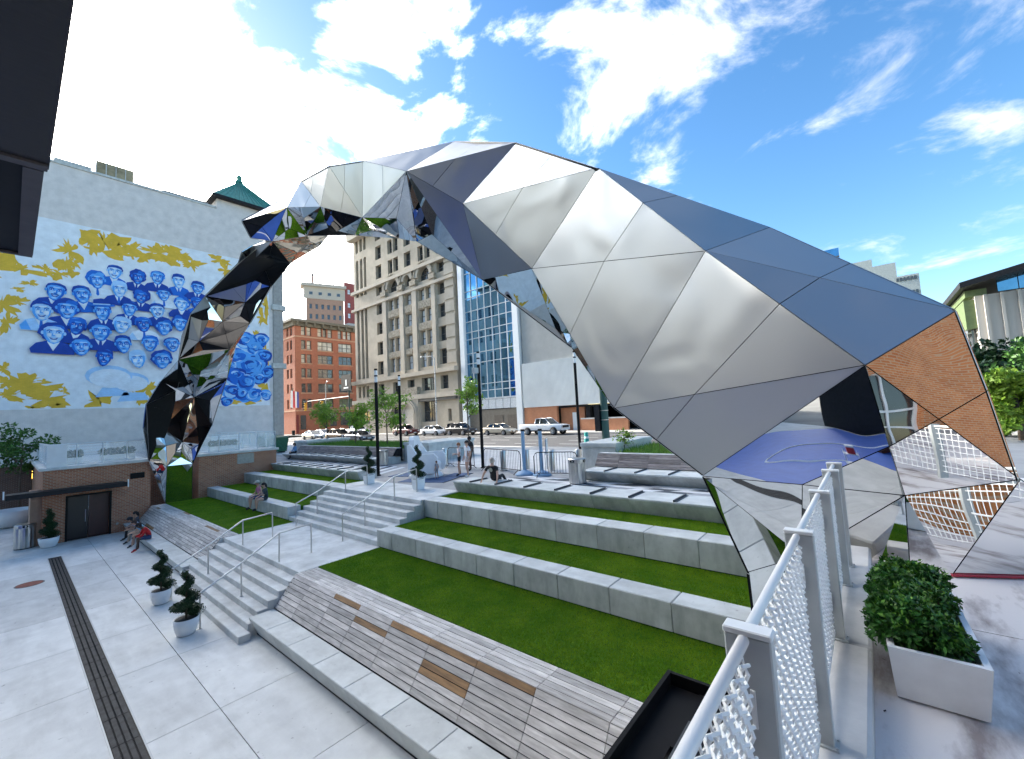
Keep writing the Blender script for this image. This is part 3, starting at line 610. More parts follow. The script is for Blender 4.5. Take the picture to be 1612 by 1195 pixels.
# roof-terrace planters and seats behind the glass
for i,(x,y,w) in enumerate(((2.1,32.0,.9),(3.9,31.9,1.4),(8.9,31.9,1.5))):
    t=thing('roof_planter',('pale roof terrace planter box behind the glass at the left corner','pale roof terrace planter box behind the glass above the door','pale roof terrace planter box behind the glass right of the arch')[i],'planter',(x,y,3.66),0,'roof terrace planters')
    MB().box(-w/2,-.25,0,w/2,.25,.35).build('box',c['whitem'],t)
    link('hedge',leaves_mesh('hedge',[((k*w/5-w/2+w/10,0,.52),(w/7,.24,.22)) for k in range(5)],0,900,.06,c['leafd'],seed=i),t)
for i,(x,y) in enumerate(((3.0,34.5),(9.9,34.5))):
    t=thing('roof_bench',('white slatted bench on the roof terrace left of the arch','white slatted bench on the roof terrace right of the arch')[i],'bench',(x,y,3.64))
    for k in range(4): MB().box(-.9,-.3+k*.15,.42,.9,-.18+k*.15,.46).build('slat',c['white'],t)
    for k in range(3): MB().box(-.9,.32,.55+k*.16,.9,.36,.66+k*.16).build('slat',c['white'],t)
    for sx in (-.8,.8):
        MB().box(sx-.04,-.28,0,sx+.04,-.2,.42).build('leg',c['white'],t); MB().box(sx-.04,.36,0,sx+.04,.42,1.1).build('leg',c['white'],t)

# back wall of the lower court, far left
bw=thing('brick_garden_wall','dark brick wall behind the white bowl planter at the far left','wall',(0,0,0))
MB().box(-20,44,0,1.1,44.4,3.3).build('wall',brick_mat('dark_brick',(.10,.045,.03),(.15,.07,.045),(.2,.17,.15)),bw)
MB().box(-20,43.9,3.3,1.1,44.5,3.45).build('coping',c['block'],bw)
railing(bw,(-6,44.1,0),(1.0,44.1,0),3.45,4.5,5)

# --- mural building --------------------------------------------------------------------
mub=thing('mural_building','tall windowless light grey brick building carrying the blue mural','building')
YW=60
MB().box(-26,YW,2.2,23.0,86,32.35).build('wall',c['wallbrick'],mub)
MB().box(16.0,YW,32.351,23.0,67,34.0).build('corner_tower_wall',c['wallbrick'],mub)
mb=MB().box(-26.05,YW-.12,32.36,15.9,86.05,32.6); mb.build('parapet_coping',c['block'],mub)
MB().box(22.4,YW-.25,2.2,23.6,61.4,27).build('corner_pier',M('pier_stone',(.34,.33,.31),.8),mub)
for z in (12.6,20.5,26.0): MB().box(22.2,YW-.45,z,23.9,61.6,z+.7).build('pier_cornice',c['block'],mub)
cu=M('copper_patina',(.055,.25,.20),.6,var=.2,scale=1.2,stretch=(3,3,.3))
mb=MB(); e=[(15.4,YW-.7,34.0),(23.6,YW-.7,34.0),(23.6,67.6,34.0),(15.4,67.6,34.0)]; ap=(19.5,63.4,38.6)
mb.add(e+[ap],[(0,1,4),(1,2,4),(2,3,4),(3,0,4),(3,2,1,0)]); rf=mb.build('roof',cu,mub)
for k in range(1,14):
    t=k/14; q=Vector(e[0]).lerp(Vector(e[1]),t); ap2=Vector(ap)
    MB().tube([q+Vector((0,0,.05)),q.lerp(ap2,.985)+Vector((0,-.04,.05))],.05,4).build('seam',cu,rf)
MB().lathe((19.5,63.4,38.4),[(.5,0),(.45,.3),(.2,.4),(.35,.7),(.35,.9),(.12,1.1),(.1,1.5),(0,1.7)],10).build('finial',cu,rf)
MB().box(15.3,YW-.8,33.7,23.7,67.7,33.99).build('eave',c['dark'],mub)
mb=MB(); mb.box(5.3,61,32.6,8.3,64,34.4); pn=mb.build('rooftop_vent',M('vent_tan',(.30,.25,.15),.7,var=.3,scale=1.5),mub)
for k in range(4): MB().box(5.25+k*.78,60.93,32.6,5.33+k*.78,60.99,34.4).build('louvre',c['block'],pn)
MB().box(10.8,60.6,32.6,15.2,61.4,33.1).build('roof_duct',M('roof_duct_metal',(.20,.18,.17),.6),mub)
MB().box(2.2,60.5,32.6,4.9,62,33.2).build('roof_duct',c['block'],mub)
for k in range(30):     # windows of the street side, seen only in reflections
    y=63+(k%6)*3.8; z=6+(k//6)*5.2
    MB().box(23.0,y,z,23.05,y+1.6,z+2.6).build('window',c['glass'],mub)

# --- mural -----------------------------------------------------------------------------
mural=thing('painted_mural','mural of blue portraits, blue roses and ochre flakes on the grey wall','mural')
MB().poly([(-8,YW-.01,7.75),(21.95,YW-.01,7.75),(21.95,YW-.01,26.5),(-8,YW-.01,26.5)]).build('ground_paint',c['muralbrick'],mural)
PB=[brick_mat('mural_'+n_,a_,tuple(v*1.12 for v in a_),tuple(v*.9 for v in a_),bump=.3) for n_,a_ in (('navy',(.012,.06,.36)),('blue',(.015,.15,.62)),('sky',(.10,.38,.84)),('pale',(.38,.62,.90)),('white',(.72,.80,.88)))]
OCH=brick_mat('mural_ochre',(.74,.46,.035),(.82,.52,.05),(.64,.40,.05),bump=.3)
def ell(cx,cz,rx,rz,y,n=14,a0=0,a1=2*math.pi,jit=0):
    return [(cx+rx*math.cos(a0+(a1-a0)*k/n)*(1+random.uniform(-jit,jit)),y,cz+rz*math.sin(a0+(a1-a0)*k/n)*(1+random.uniform(-jit,jit))) for k in range(n+(0 if a1-a0>6 else 1))]
def portrait(px,py,k,bust,style,flip,layer):
    rr=random.Random(layer*13+5)
    q=at_y(px,py,YW); s=.74*k; X,Z=q.x,q.z; y=YW-.04-layer*.016; mb=MB(); f=-1 if flip else 1
    wx=rr.uniform(.88,1.08); tl_=rr.uniform(-.16,.16); ct,sn=math.cos(tl_),math.sin(tl_); sh=rr.uniform(-.10,.14)
    def L(i,pts): mb.cur=i; mb.poly(pts)
    def T(dx,dz,d):
        dx*=wx; dx,dz=(dx*ct-dz*sn),(dx*sn+dz*ct)
        return (X+dx*s*f,y-d*.0013,Z+dz*s)
    def E(cx,cz,rx,rz,d,n=14,jit=0): return [T(cx+rx*math.cos(i*2*math.pi/n)*(1+rr.uniform(-jit,jit)),cz+rz*math.sin(i*2*math.pi/n)*(1+rr.uniform(-jit,jit)),d) for i in range(n)]
    tone=rr.choice((1,2,2,2,3)) if style!=3 else 3; lt=min(tone+1,4); dk=max(tone-1,0); hair=3 if style==3 else rr.choice((0,0,0,1))
    if bust:
        su=rr.choice((0,0,1,1,3,4))
        L(su,[T(-.40,-.85,0),T(-1.15,-1.15,0),T(-1.55,-1.75,0),T(-1.45,-2.2,0),T(1.45,-2.2,0),T(1.55,-1.75,0),T(1.15,-1.15,0),T(.40,-.85,0)])
        L(max(su-1,0),[T(-1.1,-1.2,.4),T(-1.5,-1.75,.4),T(-1.4,-2.15,.4),T(-.7,-2.15,.4)])
        L(4,[T(-.38,-.85,1),T(-.42,-1.0,1),T(0,-1.9,1),T(.42,-1.0,1),T(.38,-.85,1)])
        if rr.random()<.7: L(rr.choice((0,1)),[T(-.09,-1.15,2),T(-.14,-1.8,2),T(.02,-2.0,2),T(.16,-1.8,2),T(.09,-1.15,2)])
    L(dk,[T(-.40,-.5,2),T(-.38,-.98,2),T(0,-1.2,2),T(.38,-.98,2),T(.40,-.5,2)])
    if style==1: L(hair,E(-.05,.12,1.02,.98,3,22,.09)); L(min(hair+1,2),E(.25,.55,.45,.35,3.3,12,.2))
    else:
        hl_=rr.uniform(.70,.95); L(hair,[T(-.80,-.15,3),T(-.84,.35,3),T(-.66,hl_-.05,3),T(-.2,hl_+.12,3),T(.3,hl_+.08,3),T(.70,hl_-.12,3),T(.82,.30,3),T(.78,-.15,3)])
        L(min(hair+1,3),[T(-.1,hl_+.04,3.3),T(.3,hl_+.0,3.3),T(.6,hl_-.2,3.3),T(.3,hl_-.12,3.3)])
    if style==2: L(1,E(0,.62,1.3,.2,8)); L(0,[T(-.8,.66,9),T(-.72,1.25,9),T(0,1.4,9),T(.72,1.25,9),T(.8,.66,9)]); L(3,[T(-.8,.66,9.5),T(-.79,.8,9.5),T(.79,.8,9.5),T(.8,.66,9.5)])
    for e in (-1,1): L(tone,E(.76*e,-.05,.11,.2,3.6,8))
    fh=rr.uniform(.46,.66)
    L(tone,[T(-.70,.05,4),T(-.68,.36,4),T(-.42,fh,4),T(.0,fh+.06,4),T(.44,fh-.02,4),T(.70,.34,4),T(.70,.02,4),T(.64,-.45,4),T(.42,-.86,4),T(.12,-1.05,4),T(-.14,-1.04,4),T(-.44,-.84,4),T(-.64,-.42,4)])
    L(lt,[T(sh-.22,.42,5),T(sh+.28,.42,5),T(sh+.36,.27,5),T(sh-.26,.27,5)])
    L(lt,E(.32+sh*.5,-.26,.22,.22,5,10,.1)); L(lt,E(-.26+sh*.5,-.26,.16,.18,5,10,.1)); L(lt,E(.04,-.86,.2,.1,5,10))
    L(dk,[T(-.70,.2,5),T(-.68,-.35,5),T(-.46,-.82,5),T(-.2,-1.02,5),T(-.28,-.72,5),T(-.46,-.42,5),T(-.50,.0,5),T(-.54,.34,5)])
    L(dk,[T(.70,.1,5),T(.64,-.45,5),T(.46,-.8,5),T(.52,-.4,5),T(.58,.0,5)])
    for e in (-.30,.34):
        L(dk,E(e,.07,.2,.13,5.5,10)); L(0,[T(e-.2,.22,6),T(e,.30,6),T(e+.2,.23,6),T(e+.19,.16,6),T(e,.22,6),T(e-.19,.14,6)])
        L(4,E(e,.05,.13,.05,5.8,8)); L(0,E(e+.02,.05,.06,.06,6,8))
    if rr.random()<.22:
        for e in (-.30,.34):
            o_=E(e,.04,.25,.19,7,12); i_=E(e,.04,.20,.14,7,12)
            for j in range(12): mb.cur=0; mb.poly([o_[j],o_[(j+1)%12],i_[(j+1)%12],i_[j]])
    L(dk,[T(-.04,.1,6),T(-.17,-.30,6),T(-.04,-.38,6),T(.16,-.33,6),T(.10,-.26,6),T(-.06,-.25,6)]); L(4,[T(.03,.05,6.5),T(.0,-.22,6.5),T(.10,-.24,6.5)])
    sm=rr.random()
    if sm<.45: L(0,[T(-.30,-.50,6),T(0,-.58,6),T(.34,-.48,6),T(.2,-.70,6),T(0,-.75,6),T(-.18,-.70,6)]); L(4,[T(-.24,-.54,6.5),T(0,-.61,6.5),T(.28,-.52,6.5),T(.0,-.68,6.5)])
    else: L(0,[T(-.25,-.57,6),T(.02,-.55,6),T(.30,-.57,6),T(.02,-.64,6)]); L(dk,[T(-.2,-.66,6),T(.02,-.72,6),T(.24,-.66,6),T(.02,-.76,6)])
    if style in (4,): L(0,[T(-.32,-.42,7),T(0,-.37,7),T(.34,-.42,7),T(.3,-.52,7),T(0,-.46,7),T(-.28,-.52,7)])
    mb.build('portrait',PB,mural)
HD=[(180.7,427,1),(152.6,440,1),(217.5,436,1),(248,436,1),(280.7,442,1),(311,452.6,1),(87.8,457.8,1),(128.5,463,1),(187.4,455,1),(222,466.7,1),(257,463,1),(308.8,477,1),(285.4,478.4,1),(105.7,486,1),(65.6,488.6,1),(160.6,490,1),(203.4,485.4,1),(246.7,489,1),
    (121,512.6,1),(191.4,511.3,0),(84.3,524.7,1),(158,522,1),(224.5,510,1),(257.3,514.7,0),(283,508.8,0),(127,544.8,0),(192.7,542,0),(235,540.4,0),(269,541.6,0),(163.3,562,0),(215.5,565,0),(253.8,566,0)]
for i,(x,y,b) in enumerate(HD): portrait(x,y,random.uniform(1.0,1.12)*(1.14 if y>505 or x<170 else 1),b,2 if i==15 else (0,1,4,5,0,1,0,3,4,5,1)[(i*5)%11],i%3==0,i)
for (px,py,rx) in ((172,592,2.0),(205,600,1.7)):     # faint unfinished heads
    q=at_y(px,py,YW); mb=MB(); mb.cur=3
    mb.poly(ell(q.x,q.z,rx*.9,rx*.55,YW-.021-rx*.02,16)); mb.cur=4; mb.poly(ell(q.x+.1,q.z-.25,rx*.8,rx*.5,YW-.026-rx*.02,16)); mb.cur=3; mb.poly([(q.x-1,YW-.022,q.z-2.2),(q.x+1.6,YW-.022,q.z-2.0),(q.x+1.2,YW-.022,q.z-1.2),(q.x-.5,YW-.022,q.z-1.2)]); mb.build('portrait',PB,mural)
def flake(px,py,w,h,seed,n=40):
    rr=random.Random(seed); q=at_y(px,py,YW); mb=MB(); P=[]
    ph=[rr.uniform(0,6.28) for _ in range(4)]
    for k in range(n):
        a=2*math.pi*k/n; r=.86+.30*math.sin(2*a+ph[0])+.28*math.sin(3*a+ph[1])+.26*math.sin(5*a+ph[2])+rr.uniform(-.36,.36); r=max(r,.14)
        P.append((q.x+w*r*math.cos(a),YW-.0125-seed*.0002,q.z+h*r*math.sin(a)))
    P=[p for p in P if p[0]<21.9 and 7.8<p[2]<26.45]
    if len(P)<3: return
    cc=(sum(p[0] for p in P)/len(P),P[0][1],sum(p[2] for p in P)/len(P)); n=len(P)
    mb.add(P+[cc],[(i,(i+1)%n,n) for i in range(n)]); mb.build('ochre_flake',OCH,mural)
FL=[(145,372,.9,1.5),(165,378,1.3,1.3),(185,380,.8,1.6),(205,395,1.2,1.0),(225,402,1.6,.8),(250,398,1.5,.9),(270,395,1.3,.8),(285,402,.8,.8),(300,415,1.0,.8),(345,410,1.0,.7),(355,425,.7,1.0),(160,395,1.4,.5),(110,395,.8,1.0),(105,418,.5,1.2),(118,415,.4,.7),(95,432,.9,.4),(33,424,1.3,.6),(72,424,.6,.4),(48,446,.5,.3),(30,455,.5,.2),(28,475,.7,.4),(3,480,.9,1.2),(12,508,.5,.8),(-20,420,1.5,2),(5,580,.5,.4),(10,602,1.5,.7),(40,605,1.3,.8),(15,622,.8,.5),(60,612,1.5,.5),(75,628,1.5,.9),(88,640,.7,.6),(155,632,1.0,1.1),(52,645,.5,.4),(102,616,.3,.3),(70,600,.4,.15),(218,622,.6,.9),(232,612,.5,1.2),
    (420,480,.7,1.4),(412,500,.6,1.0),(405,530,.6,1.1),(418,555,.5,1.1),(415,610,.7,1.6),(395,632,1.2,.6),(365,634,1.0,.6),(408,576,.6,.9),(380,600,.6,.7)]
for i,a in enumerate(FL): flake(*a,seed=i)
def rose(px,py,r,seed):
    rr=random.Random(seed); q=at_y(px,py,YW); mb=MB()
    for k in range(26):
        t=k/26; rad=r*(1-t*.85); a0=rr.uniform(0,6.28); mb.cur=rr.choice((0,1,1,2,2,2,3))
        cxp=q.x+rad*.35*math.cos(a0); cz=q.z+rad*.35*math.sin(a0); pr=rad*rr.uniform(.55,.8)
        mb.poly([(cxp+pr*math.cos(a)*(1+.12*math.sin(4*a+a0)),YW-.016-k*.0008-(seed%7)*.003,cz+pr*.8*math.sin(a)*(1+.1*math.sin(3*a))) for a in [j*2*math.pi/14 for j in range(14)]])
    mb.build('rose',PB,mural)
for i,(x,y,r) in enumerate(((385,535,1.5),(400,545,1.4),(375,560,1.6),(395,575,1.9),(412,535,1.0),(372,590,1.5),(388,600,1.3),(408,595,1.5),(420,585,1.2),(365,615,1.3),(382,618,1.4),(400,620,1.2),(416,560,1.2),(418,622,.8),(378,515,1.0),(360,575,1.2),(358,632,.8))): rose(x,y,r,i)

# --- red brick corner building ---------------------------------------------------------
def px_cols(F,pxs,py,axis,val):
    out=[]
    for a,b in pxs:
        A=(at_x if axis=='x' else at_y)(a,py,val); B=(at_x if axis=='x' else at_y)(b,py,val); s=sorted(((A-F.o).dot(F.u),(B-F.o).dot(F.u))); out.append(tuple(s))
    return out
redb=thing('red_brick_block','six storey red brick corner building with dark cornice at the crossing','building')
rbk=brick_mat('red_brick',(.30,.085,.04),(.36,.115,.055),(.30,.17,.12),bw=.3,bh=.1,bump=.3)
X0,Y0=44.7,106.4; RH=29.2
Fr=Face((X0,Y0,0),(1,0,0),(0,-1,0)); 
def rz(py): return at_y(500,py,Y0).z
cols=px_cols(Fr,[(474,481),(483,490),(500,507),(508,514),(516,523),(532,538),(540,546),(547,553)],540,'y',Y0)
wide=px_cols(Fr,[(500,523.5),(532.5,553.5)],540,'y',Y0)
ops=[]; zz=lambda a,b:tuple(sorted((rz(a),rz(b))))
r6=zz(515,530)
for a in cols: ops.append((*a,*r6,0))
for pa,pb in ((537.5,551.5),(559,572.5),(581,595),(604,618),(628,642)):
    r=zz(pa,pb)
    for a in cols[:2]+wide: ops.append((*a,*r,0))
wall_with_openings(Fr,18,RH,ops,.45,z0=2.4).build('wall',rbk,redb)
cream=M('blind_pane',(.42,.40,.33),.2,var=.35,scale=.5,spec=.8)
for i,o in enumerate(ops): window(Fr,*o[:4],.45,redb,cream if i<14 and i%5!=3 else c['glass'],c['frame'],nx=3 if o[1]-o[0]>3 else 1,ny=2,fw=.14)
Fl=Face((X0,Y0,0),(0,1,0),(-1,0,0)); ops2=[]
for u in (1.6,3.6,8.0,12.4,16.8): 
    for r in [r6]+[zz(*q) for q in ((537.5,551.5),(559,572.5),(581,595),(604,618),(628,642))]: ops2.append((u,u+(1.2 if u<5 else 3.2),*r,0))
wall_with_openings(Fl,24,RH,ops2,.45,z0=2.4).build('wall',rbk,redb)
for o in ops2: window(Fl,*o[:4],.45,redb,c['glass'],c['frame'],nx=1 if o[1]-o[0]<2 else 3,ny=2,fw=.14)
mb=MB(); mb.poly([(X0+18,Y0,2.4),(X0+18,Y0+24,2.4),(X0+18,Y0+24,RH),(X0+18,Y0,RH)]); mb.build('wall',rbk,redb)
crn=MB().box(X0-1.5,Y0-1.5,RH+.9,X0+19,Y0+25,RH+1.5); crn.box(X0-.6,Y0-.6,RH,X0+18.5,Y0+24.5,RH+.9); cn=crn.build('cornice',M('cornice_green',(.13,.12,.09),.7),redb)
for k in range(9): MB().box(X0+k*2.1,Y0-1.4,RH+.15,X0+.35+k*2.1,Y0-.6,RH+.9).build('bracket',cn.data.materials[0],cn)
lst=M('band_stone',(.42,.25,.16),.8)
for pz in (531.5,644.5): 
    z=rz(pz); mb=MB().box(X0-.12,Y0-.12,z-.35,X0+18,Y0,z); mb.box(X0-.12,Y0,z-.35,X0,Y0+24,z); mb.build('band_course',lst,redb)
for o in ops[8:]:
    mb=MB(); Fr.box(mb,o[0]-.15,o[1]+.15,o[2]-.3,o[2]-.02,.0,.12); mb.build('sill',lst,redb)
for a,b,py0,py1 in ((473,481.5,653,675),(520,530,650,672),(536,553,650,672)):
    q=px_cols(Fr,[(a,b)],660,'y',Y0)[0]; mb=MB(); Fr.box(mb,*q,rz(py1),rz(py0),.02,.1); mb.build('shop_window',c['glass'],redb)
mb=MB(); Fr.box(mb,*px_cols(Fr,[(466.5,470)],660,'y',Y0)[0],rz(680),rz(652),.02,.1); mb.build('door',M('door_red',(.16,.02,.02),.5),redb)

# --- far tower -----------------------------------------------------------------------
ft=thing('far_red_tower','distant red and cream office tower rising above the brick corner building','building')
Yt=200; 
Ft=Face((108.5,Yt,0),(1,0,0),(0,-1,0)); Fs=Face((108.5,Yt,0),(0,1,0),(-1,0,0))
tb=brick_mat('tower_brick',(.30,.07,.06),(.33,.085,.07),(.3,.1,.09),bw=.5,bh=.2); tcm=M('tower_cream',(.50,.44,.36),.8,var=.05)
ops=[(a,a+1.6,z,z+2.6,0) for a in (2.,6.,10.,14.) for z in (52,57.5,63,70)]
wall_with_openings(Ft,24,76,ops,.4).build('wall',tb,ft)
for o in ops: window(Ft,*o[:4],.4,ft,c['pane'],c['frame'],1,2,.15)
F4=Face((92,Yt+6,0),(108.5-92,-6,0),(-.34,-.94,0))
ops=[(a,a+1.2,z,z+2.4,0) for a in (1.5,4.2,6.9,9.6,12.3,15) for z in (46,51,56,61)]
wall_with_openings(F4,17.4,71,ops,.4).build('wall',M('tower_tan',(.40,.24,.17),.8),ft)
for o in ops: window(F4,*o[:4],.4,ft,c['glass'],c['frame'],1,1,.15)
mb=MB(); F4.box(mb,-1,18,66,72,-.5,.3); mb.build('frieze',tcm,ft); mb=MB(); F4.box(mb,-2.2,18.5,72,73.5,-6,1.6); mb.build('cornice',tcm,ft)
for k in range(4): 
    mb=MB(); F4.box(mb,1.5+k*4.2,3+k*4.2,68,69.4,.3,.34); mb.build('attic_window',c['glass'],ft)
mb=MB().box(96,Yt+8,73.5,97,Yt+9,80); mb.build('rooftop_mast',c['frame'],ft)
fr=MB()
for k in range(4): fr.tube([(96+k*3.6,Yt+7,73.5),(96+k*3.6,Yt+7,78)],.25,5)
fr.tube([(96,Yt+7,78),(107,Yt+7,78)],.25,5); fr.build('rooftop_sign_frame',M('sign_frame',(.4,.25,.2),.7),ft)
MB().box(104,Yt-12,2.4,124,Yt-2,52).build('lower_wing',M('wing_grey',(.42,.40,.38),.8),ft)
# --- ornate stone tower ----------------------------------------------------------------
XF=46.0
orn=thing('ornate_stone_tower','tall ornate beige stone office tower with arched windows across the street','building')
stn=M('carved_limestone',(.42,.365,.285),.85,var=.13,scale=.5,bump=.3,bscale=6,detail=9)
st2=M('limestone_light',(.47,.415,.335),.85,var=.10,scale=.6,bump=.2,bscale=8)
stc=M('carved_panel',(.33,.29,.225),.9,var=.4,scale=2.6,bump=.9,bscale=4,detail=10)
Y1,Y2=80.6,49.9
Fo=Face((XF,Y1,0),(0,-1,0),(-1,0,0)); WO=Y1-Y2; HO=45.5
def oz(py): return at_x(671,py,XF).z
def oc(a,b,py=530): return tuple(sorted(((at_x(a,py,XF)-Fo.o).dot(Fo.u),(at_x(b,py,XF)-Fo.o).dot(Fo.u))))
CA,CB1,CB2,CC,CD1,CD2,CE=[oc(*q) for q in ((594,603),(613.5,620.8),(622.2,630),(639.5,650),(661.5,670),(672.5,681),(691,703))]
TS=[oc(*q) for q in ((562.5,566.5),(569,573),(575,579))]
rows=[tuple(sorted((oz(a),oz(b)))) for a,b in ((554,577.5),(519.5,542.5),(485,506),(452,470.5))]
ph=rows[1][0]-rows[0][0]
ops=[]
for i,r in enumerate(rows):
    for q in (CA,CB1,CB2,CC,CD1,CD2,CE): ops.append((*q,*r,0))
ar=(oz(440),oz(418)); 
ops+=[(CB1[0],CB2[1],ar[0],ar[1],1),(CD1[0],CD2[1],ar[0],ar[1],1),(CC[0],CC[1],ar[0],ar[1]-.4,1),(*CA,ar[0]+.4,ar[1]-.2,0),(*CE,ar[0]+.4,ar[1]-.2,0)]
topr=[]
for k in range(6):
    z0=ar[1]+1.3+k*3.9
    if z0+3.6>HO: break
    for q in (CA,CB1,CB2,CC,CD1,CD2,CE): ops.append((*q,z0,z0+2.7,0))
base=(oz(615),oz(594.5)); 
for q in ((CA[0],CA[1]),(CB1[0]+.6,CB2[1]-.6),CC,(CD1[0],CD2[1]),CE): ops.append((*q,*base,0))
gr=(oz(664),oz(631))
ops+=[(CD1[0]-.2,CD2[1]+.2,gr[0],gr[1],0),(CB1[0],CB2[1]-1.0,gr[0],gr[1]-.6,0),(CE[0]+1.6,CE[0]+2.4,gr[0],gr[1]-1.6,0),(TS[0][0],TS[2][1],gr[0],gr[1]-1,0)]
for q in TS:
    ops.append((*q,rows[0][0]-.3,ar[0]-.6,0)); ops.append((*q,ar[0]+1.6,ar[0]+9.5,1)); ops.append((*q,ar[0]+11,ar[0]+14,0)); ops.append((*q,base[0],base[1],0))
wall_with_openings(Fo,WO,HO,ops,.7,z0=2.4).build('wall',stn,orn)
for o in ops:
    w=o[1]-o[0]; h=o[3]-o[2]
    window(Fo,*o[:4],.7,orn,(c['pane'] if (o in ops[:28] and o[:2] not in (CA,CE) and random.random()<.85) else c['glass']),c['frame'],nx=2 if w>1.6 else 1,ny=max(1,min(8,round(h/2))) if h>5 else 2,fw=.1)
def ob(name,a0,a1,b0,b1,d0,d1,m): mb=MB(); Fo.box(mb,a0,a1,b0,b1,d0,d1); return mb.build(name,m,orn)
for r0,r1 in zip(rows[:-1],rows[1:]):
    for q in ((CB1[0]-.1,CB2[1]+.1),CC,(CD1[0]-.1,CD2[1]+.1)): ob('spandrel_panel',q[0],q[1],r0[1]+.15,r1[0]-.25,.003,.22,stc)
for q in (CB1,CD1):
    for r in rows: ob('colonnette',q[1]+.02,q[1]+.22,r[0],r[1],-.5,-.2,st2)
tops=[oc(*q) for q in ((605,611),(632,638),(652,659),(683,689))]
for q in tops: ob('pilaster',q[0],q[1],rows[0][0]-.6,ar[0]+.6,.003,.35,st2)
for q in tops:
    ob('capital',q[0]-.25,q[1]+.25,ar[0]-.4,ar[0]+.5,.01,.6,stc)
for k in range(9): ob('quoin',WO-2.2,WO,rows[0][0]+k*2.1,rows[0][0]+k*2.1+1.7,.003,.14,st2)
for z,d,h in ((oz(584),.9,.7),(oz(620),.8,.8),(rows[3][1]+.5,.5,.5),(ar[1]+.4,.6,.6),(ar[1]+12.5,.7,.6),(HO-1.5,1.4,1.5)): ob('cornice',-.4,WO+.3,z-h,z,.002,d,st2)
ob('lintel_beam',CA[0]-1,CC[0]-.6,gr[1]-.1,gr[1]+1.0,.003,.5,M('shop_fascia',(.05,.05,.055),.6)); ob('lintel_beam',CC[1]+1.3,WO-.2,gr[1]-.1,gr[1]+.9,.003,.5,orn.children[-1].data.materials[0] if False else c['frame'])
def arch_ring(cu_,r,b,th,name,d=.35,m=st2):
    mb=MB(); n=14
    for k in range(n):
        t0,t1=math.pi*k/n,math.pi*(k+1)/n-.004
        P=[Fo.p(cu_+rr*math.cos(t),b+rr*math.sin(t),.004) for rr,t in ((r,t0),(r+th,t0),(r+th,t1),(r,t1))]
        mb.prism(P,Fo.n*d)
    return mb.build(name,m,orn)
for q0,q1,tz in ((CB1[0],CB2[1],ar[1]),(CD1[0],CD2[1],ar[1]),(CC[0],CC[1],ar[1]-.4)):
    r=(q1-q0)/2; arch_ring((q0+q1)/2,r,tz-r,.65,'arch_moulding'); arch_ring((q0+q1)/2,r+.7,tz-r,.25,'arch_moulding',.5,stc)
# blind carved portal
cu_=(CC[0]+CC[1])/2; zb=oz(668); zt=oz(628)
ob('portal_panel',cu_-2.6,cu_+2.6,2.5,zt+.6,.003,.6,st2); ob('portal_frieze',cu_-2.6,cu_+2.6,zt+.62,zt+2.2,.003,.75,stc)
r=1.5; 
for k,(rr,th,d) in enumerate(((1.5,.25,.9),(1.8,.25,1.05),(2.1,.3,.95))): arch_ring(cu_,rr,zt-2.4,th,'portal_moulding',d)
for sgn in (-1,1):
    for k in range(3): ob('portal_column',cu_+sgn*(1.62+.3*k)-.1,cu_+sgn*(1.62+.3*k)+.1,2.5,zt-2.4,.61,.95-k*.04,st2)
ob('portal_door',cu_-1.45,cu_+1.45,2.5,zt-1.6,.605,.66,M('portal_infill',(.55,.50,.42),.8))
mb=MB(); mb.poly([(XF,Y2,2.4),(XF+20,Y2,2.4),(XF+20,Y2,HO),(XF,Y2,HO)]); mb.poly([(XF,Y1,2.4),(XF,Y1,HO),(XF+20,Y1,HO),(XF+20,Y1,2.4)]); mb.poly([(XF,Y2,HO-.1),(XF+20,Y2,HO-.1),(XF+20,Y1,HO-.1),(XF,Y1,HO-.1)]); mb.build('wall',stn,orn)
# --- glass office block ------------------------------------------------------------------
gb=thing('glass_office_block','office block with dark blue curtain wall glass and white edge piers','building')
gy1,gy2=48.75,37.0; HG=38.
Fg=Face((XF+.4,gy1,0),(0,-1,0),(-1,0,0)); WG=gy1-gy2
alu=M('mullion_white',(.70,.72,.73),.4)
MB().box(XF+.9,gy2,2.4,XF+18,gy1,HG).build('core',c['frame'],gb)
mb=MB(); Fg.box(mb,-.2,.75,2.4,HG,-.5,.5); mb.build('edge_pier',c['white'],gb); mb=MB(); Fg.box(mb,WG-.95,WG+.05,2.4,HG,-.5,.5); mb.build('edge_pier',c['white'],gb)
n=7; pu=(WG-.95-.75)/n; lev=[7.4]; k=0
def gzz(py): return at_x(790,py,XF+.4).z
for py in (625,612,601,565,548,524,512,494,477,454): lev.append(gzz(py))
lev=sorted(lev); 
while lev[-1]<HG-2: lev.append(lev[-1]+(1.1 if len(lev)%2 else 2.9))
for j in range(len(lev)-1):
    for i in range(n):
        mb=MB(); a0=.75+i*pu; Fg.box(mb,a0+.04,a0+pu-.04,lev[j]+.04,lev[j+1]-.04,-.1,-.03-random.uniform(0,.012)); 
        v=mb.v; 
        mb.build('pane',c['tint'],gb)
mu=MB()
for i in range(n+1): Fg.box(mu,.75+i*pu-.045,.75+i*pu+.045,lev[0],lev[-1],-.02,.12)
for z in lev: Fg.box(mu,.75,WG-.95,z-.045,z+.045,-.02,.09)
mu.build('mullion_grid',alu,gb)
sc=M('louvre_screen',(.55,.58,.60),.5,var=.3,scale=9)
for i in range(n): 
    mb=MB(); Fg.box(mb,.75+i*pu+.05,.75+(i+1)*pu-.05,5.9,7.3,-.1,.05); mb.build('screen_panel',sc,gb)
mb=MB(); Fg.box(mb,.75,WG-.95,2.4,5.8,-.4,-.1); mb.build('base_wall',M('base_olive',(.16,.14,.11),.7),gb)
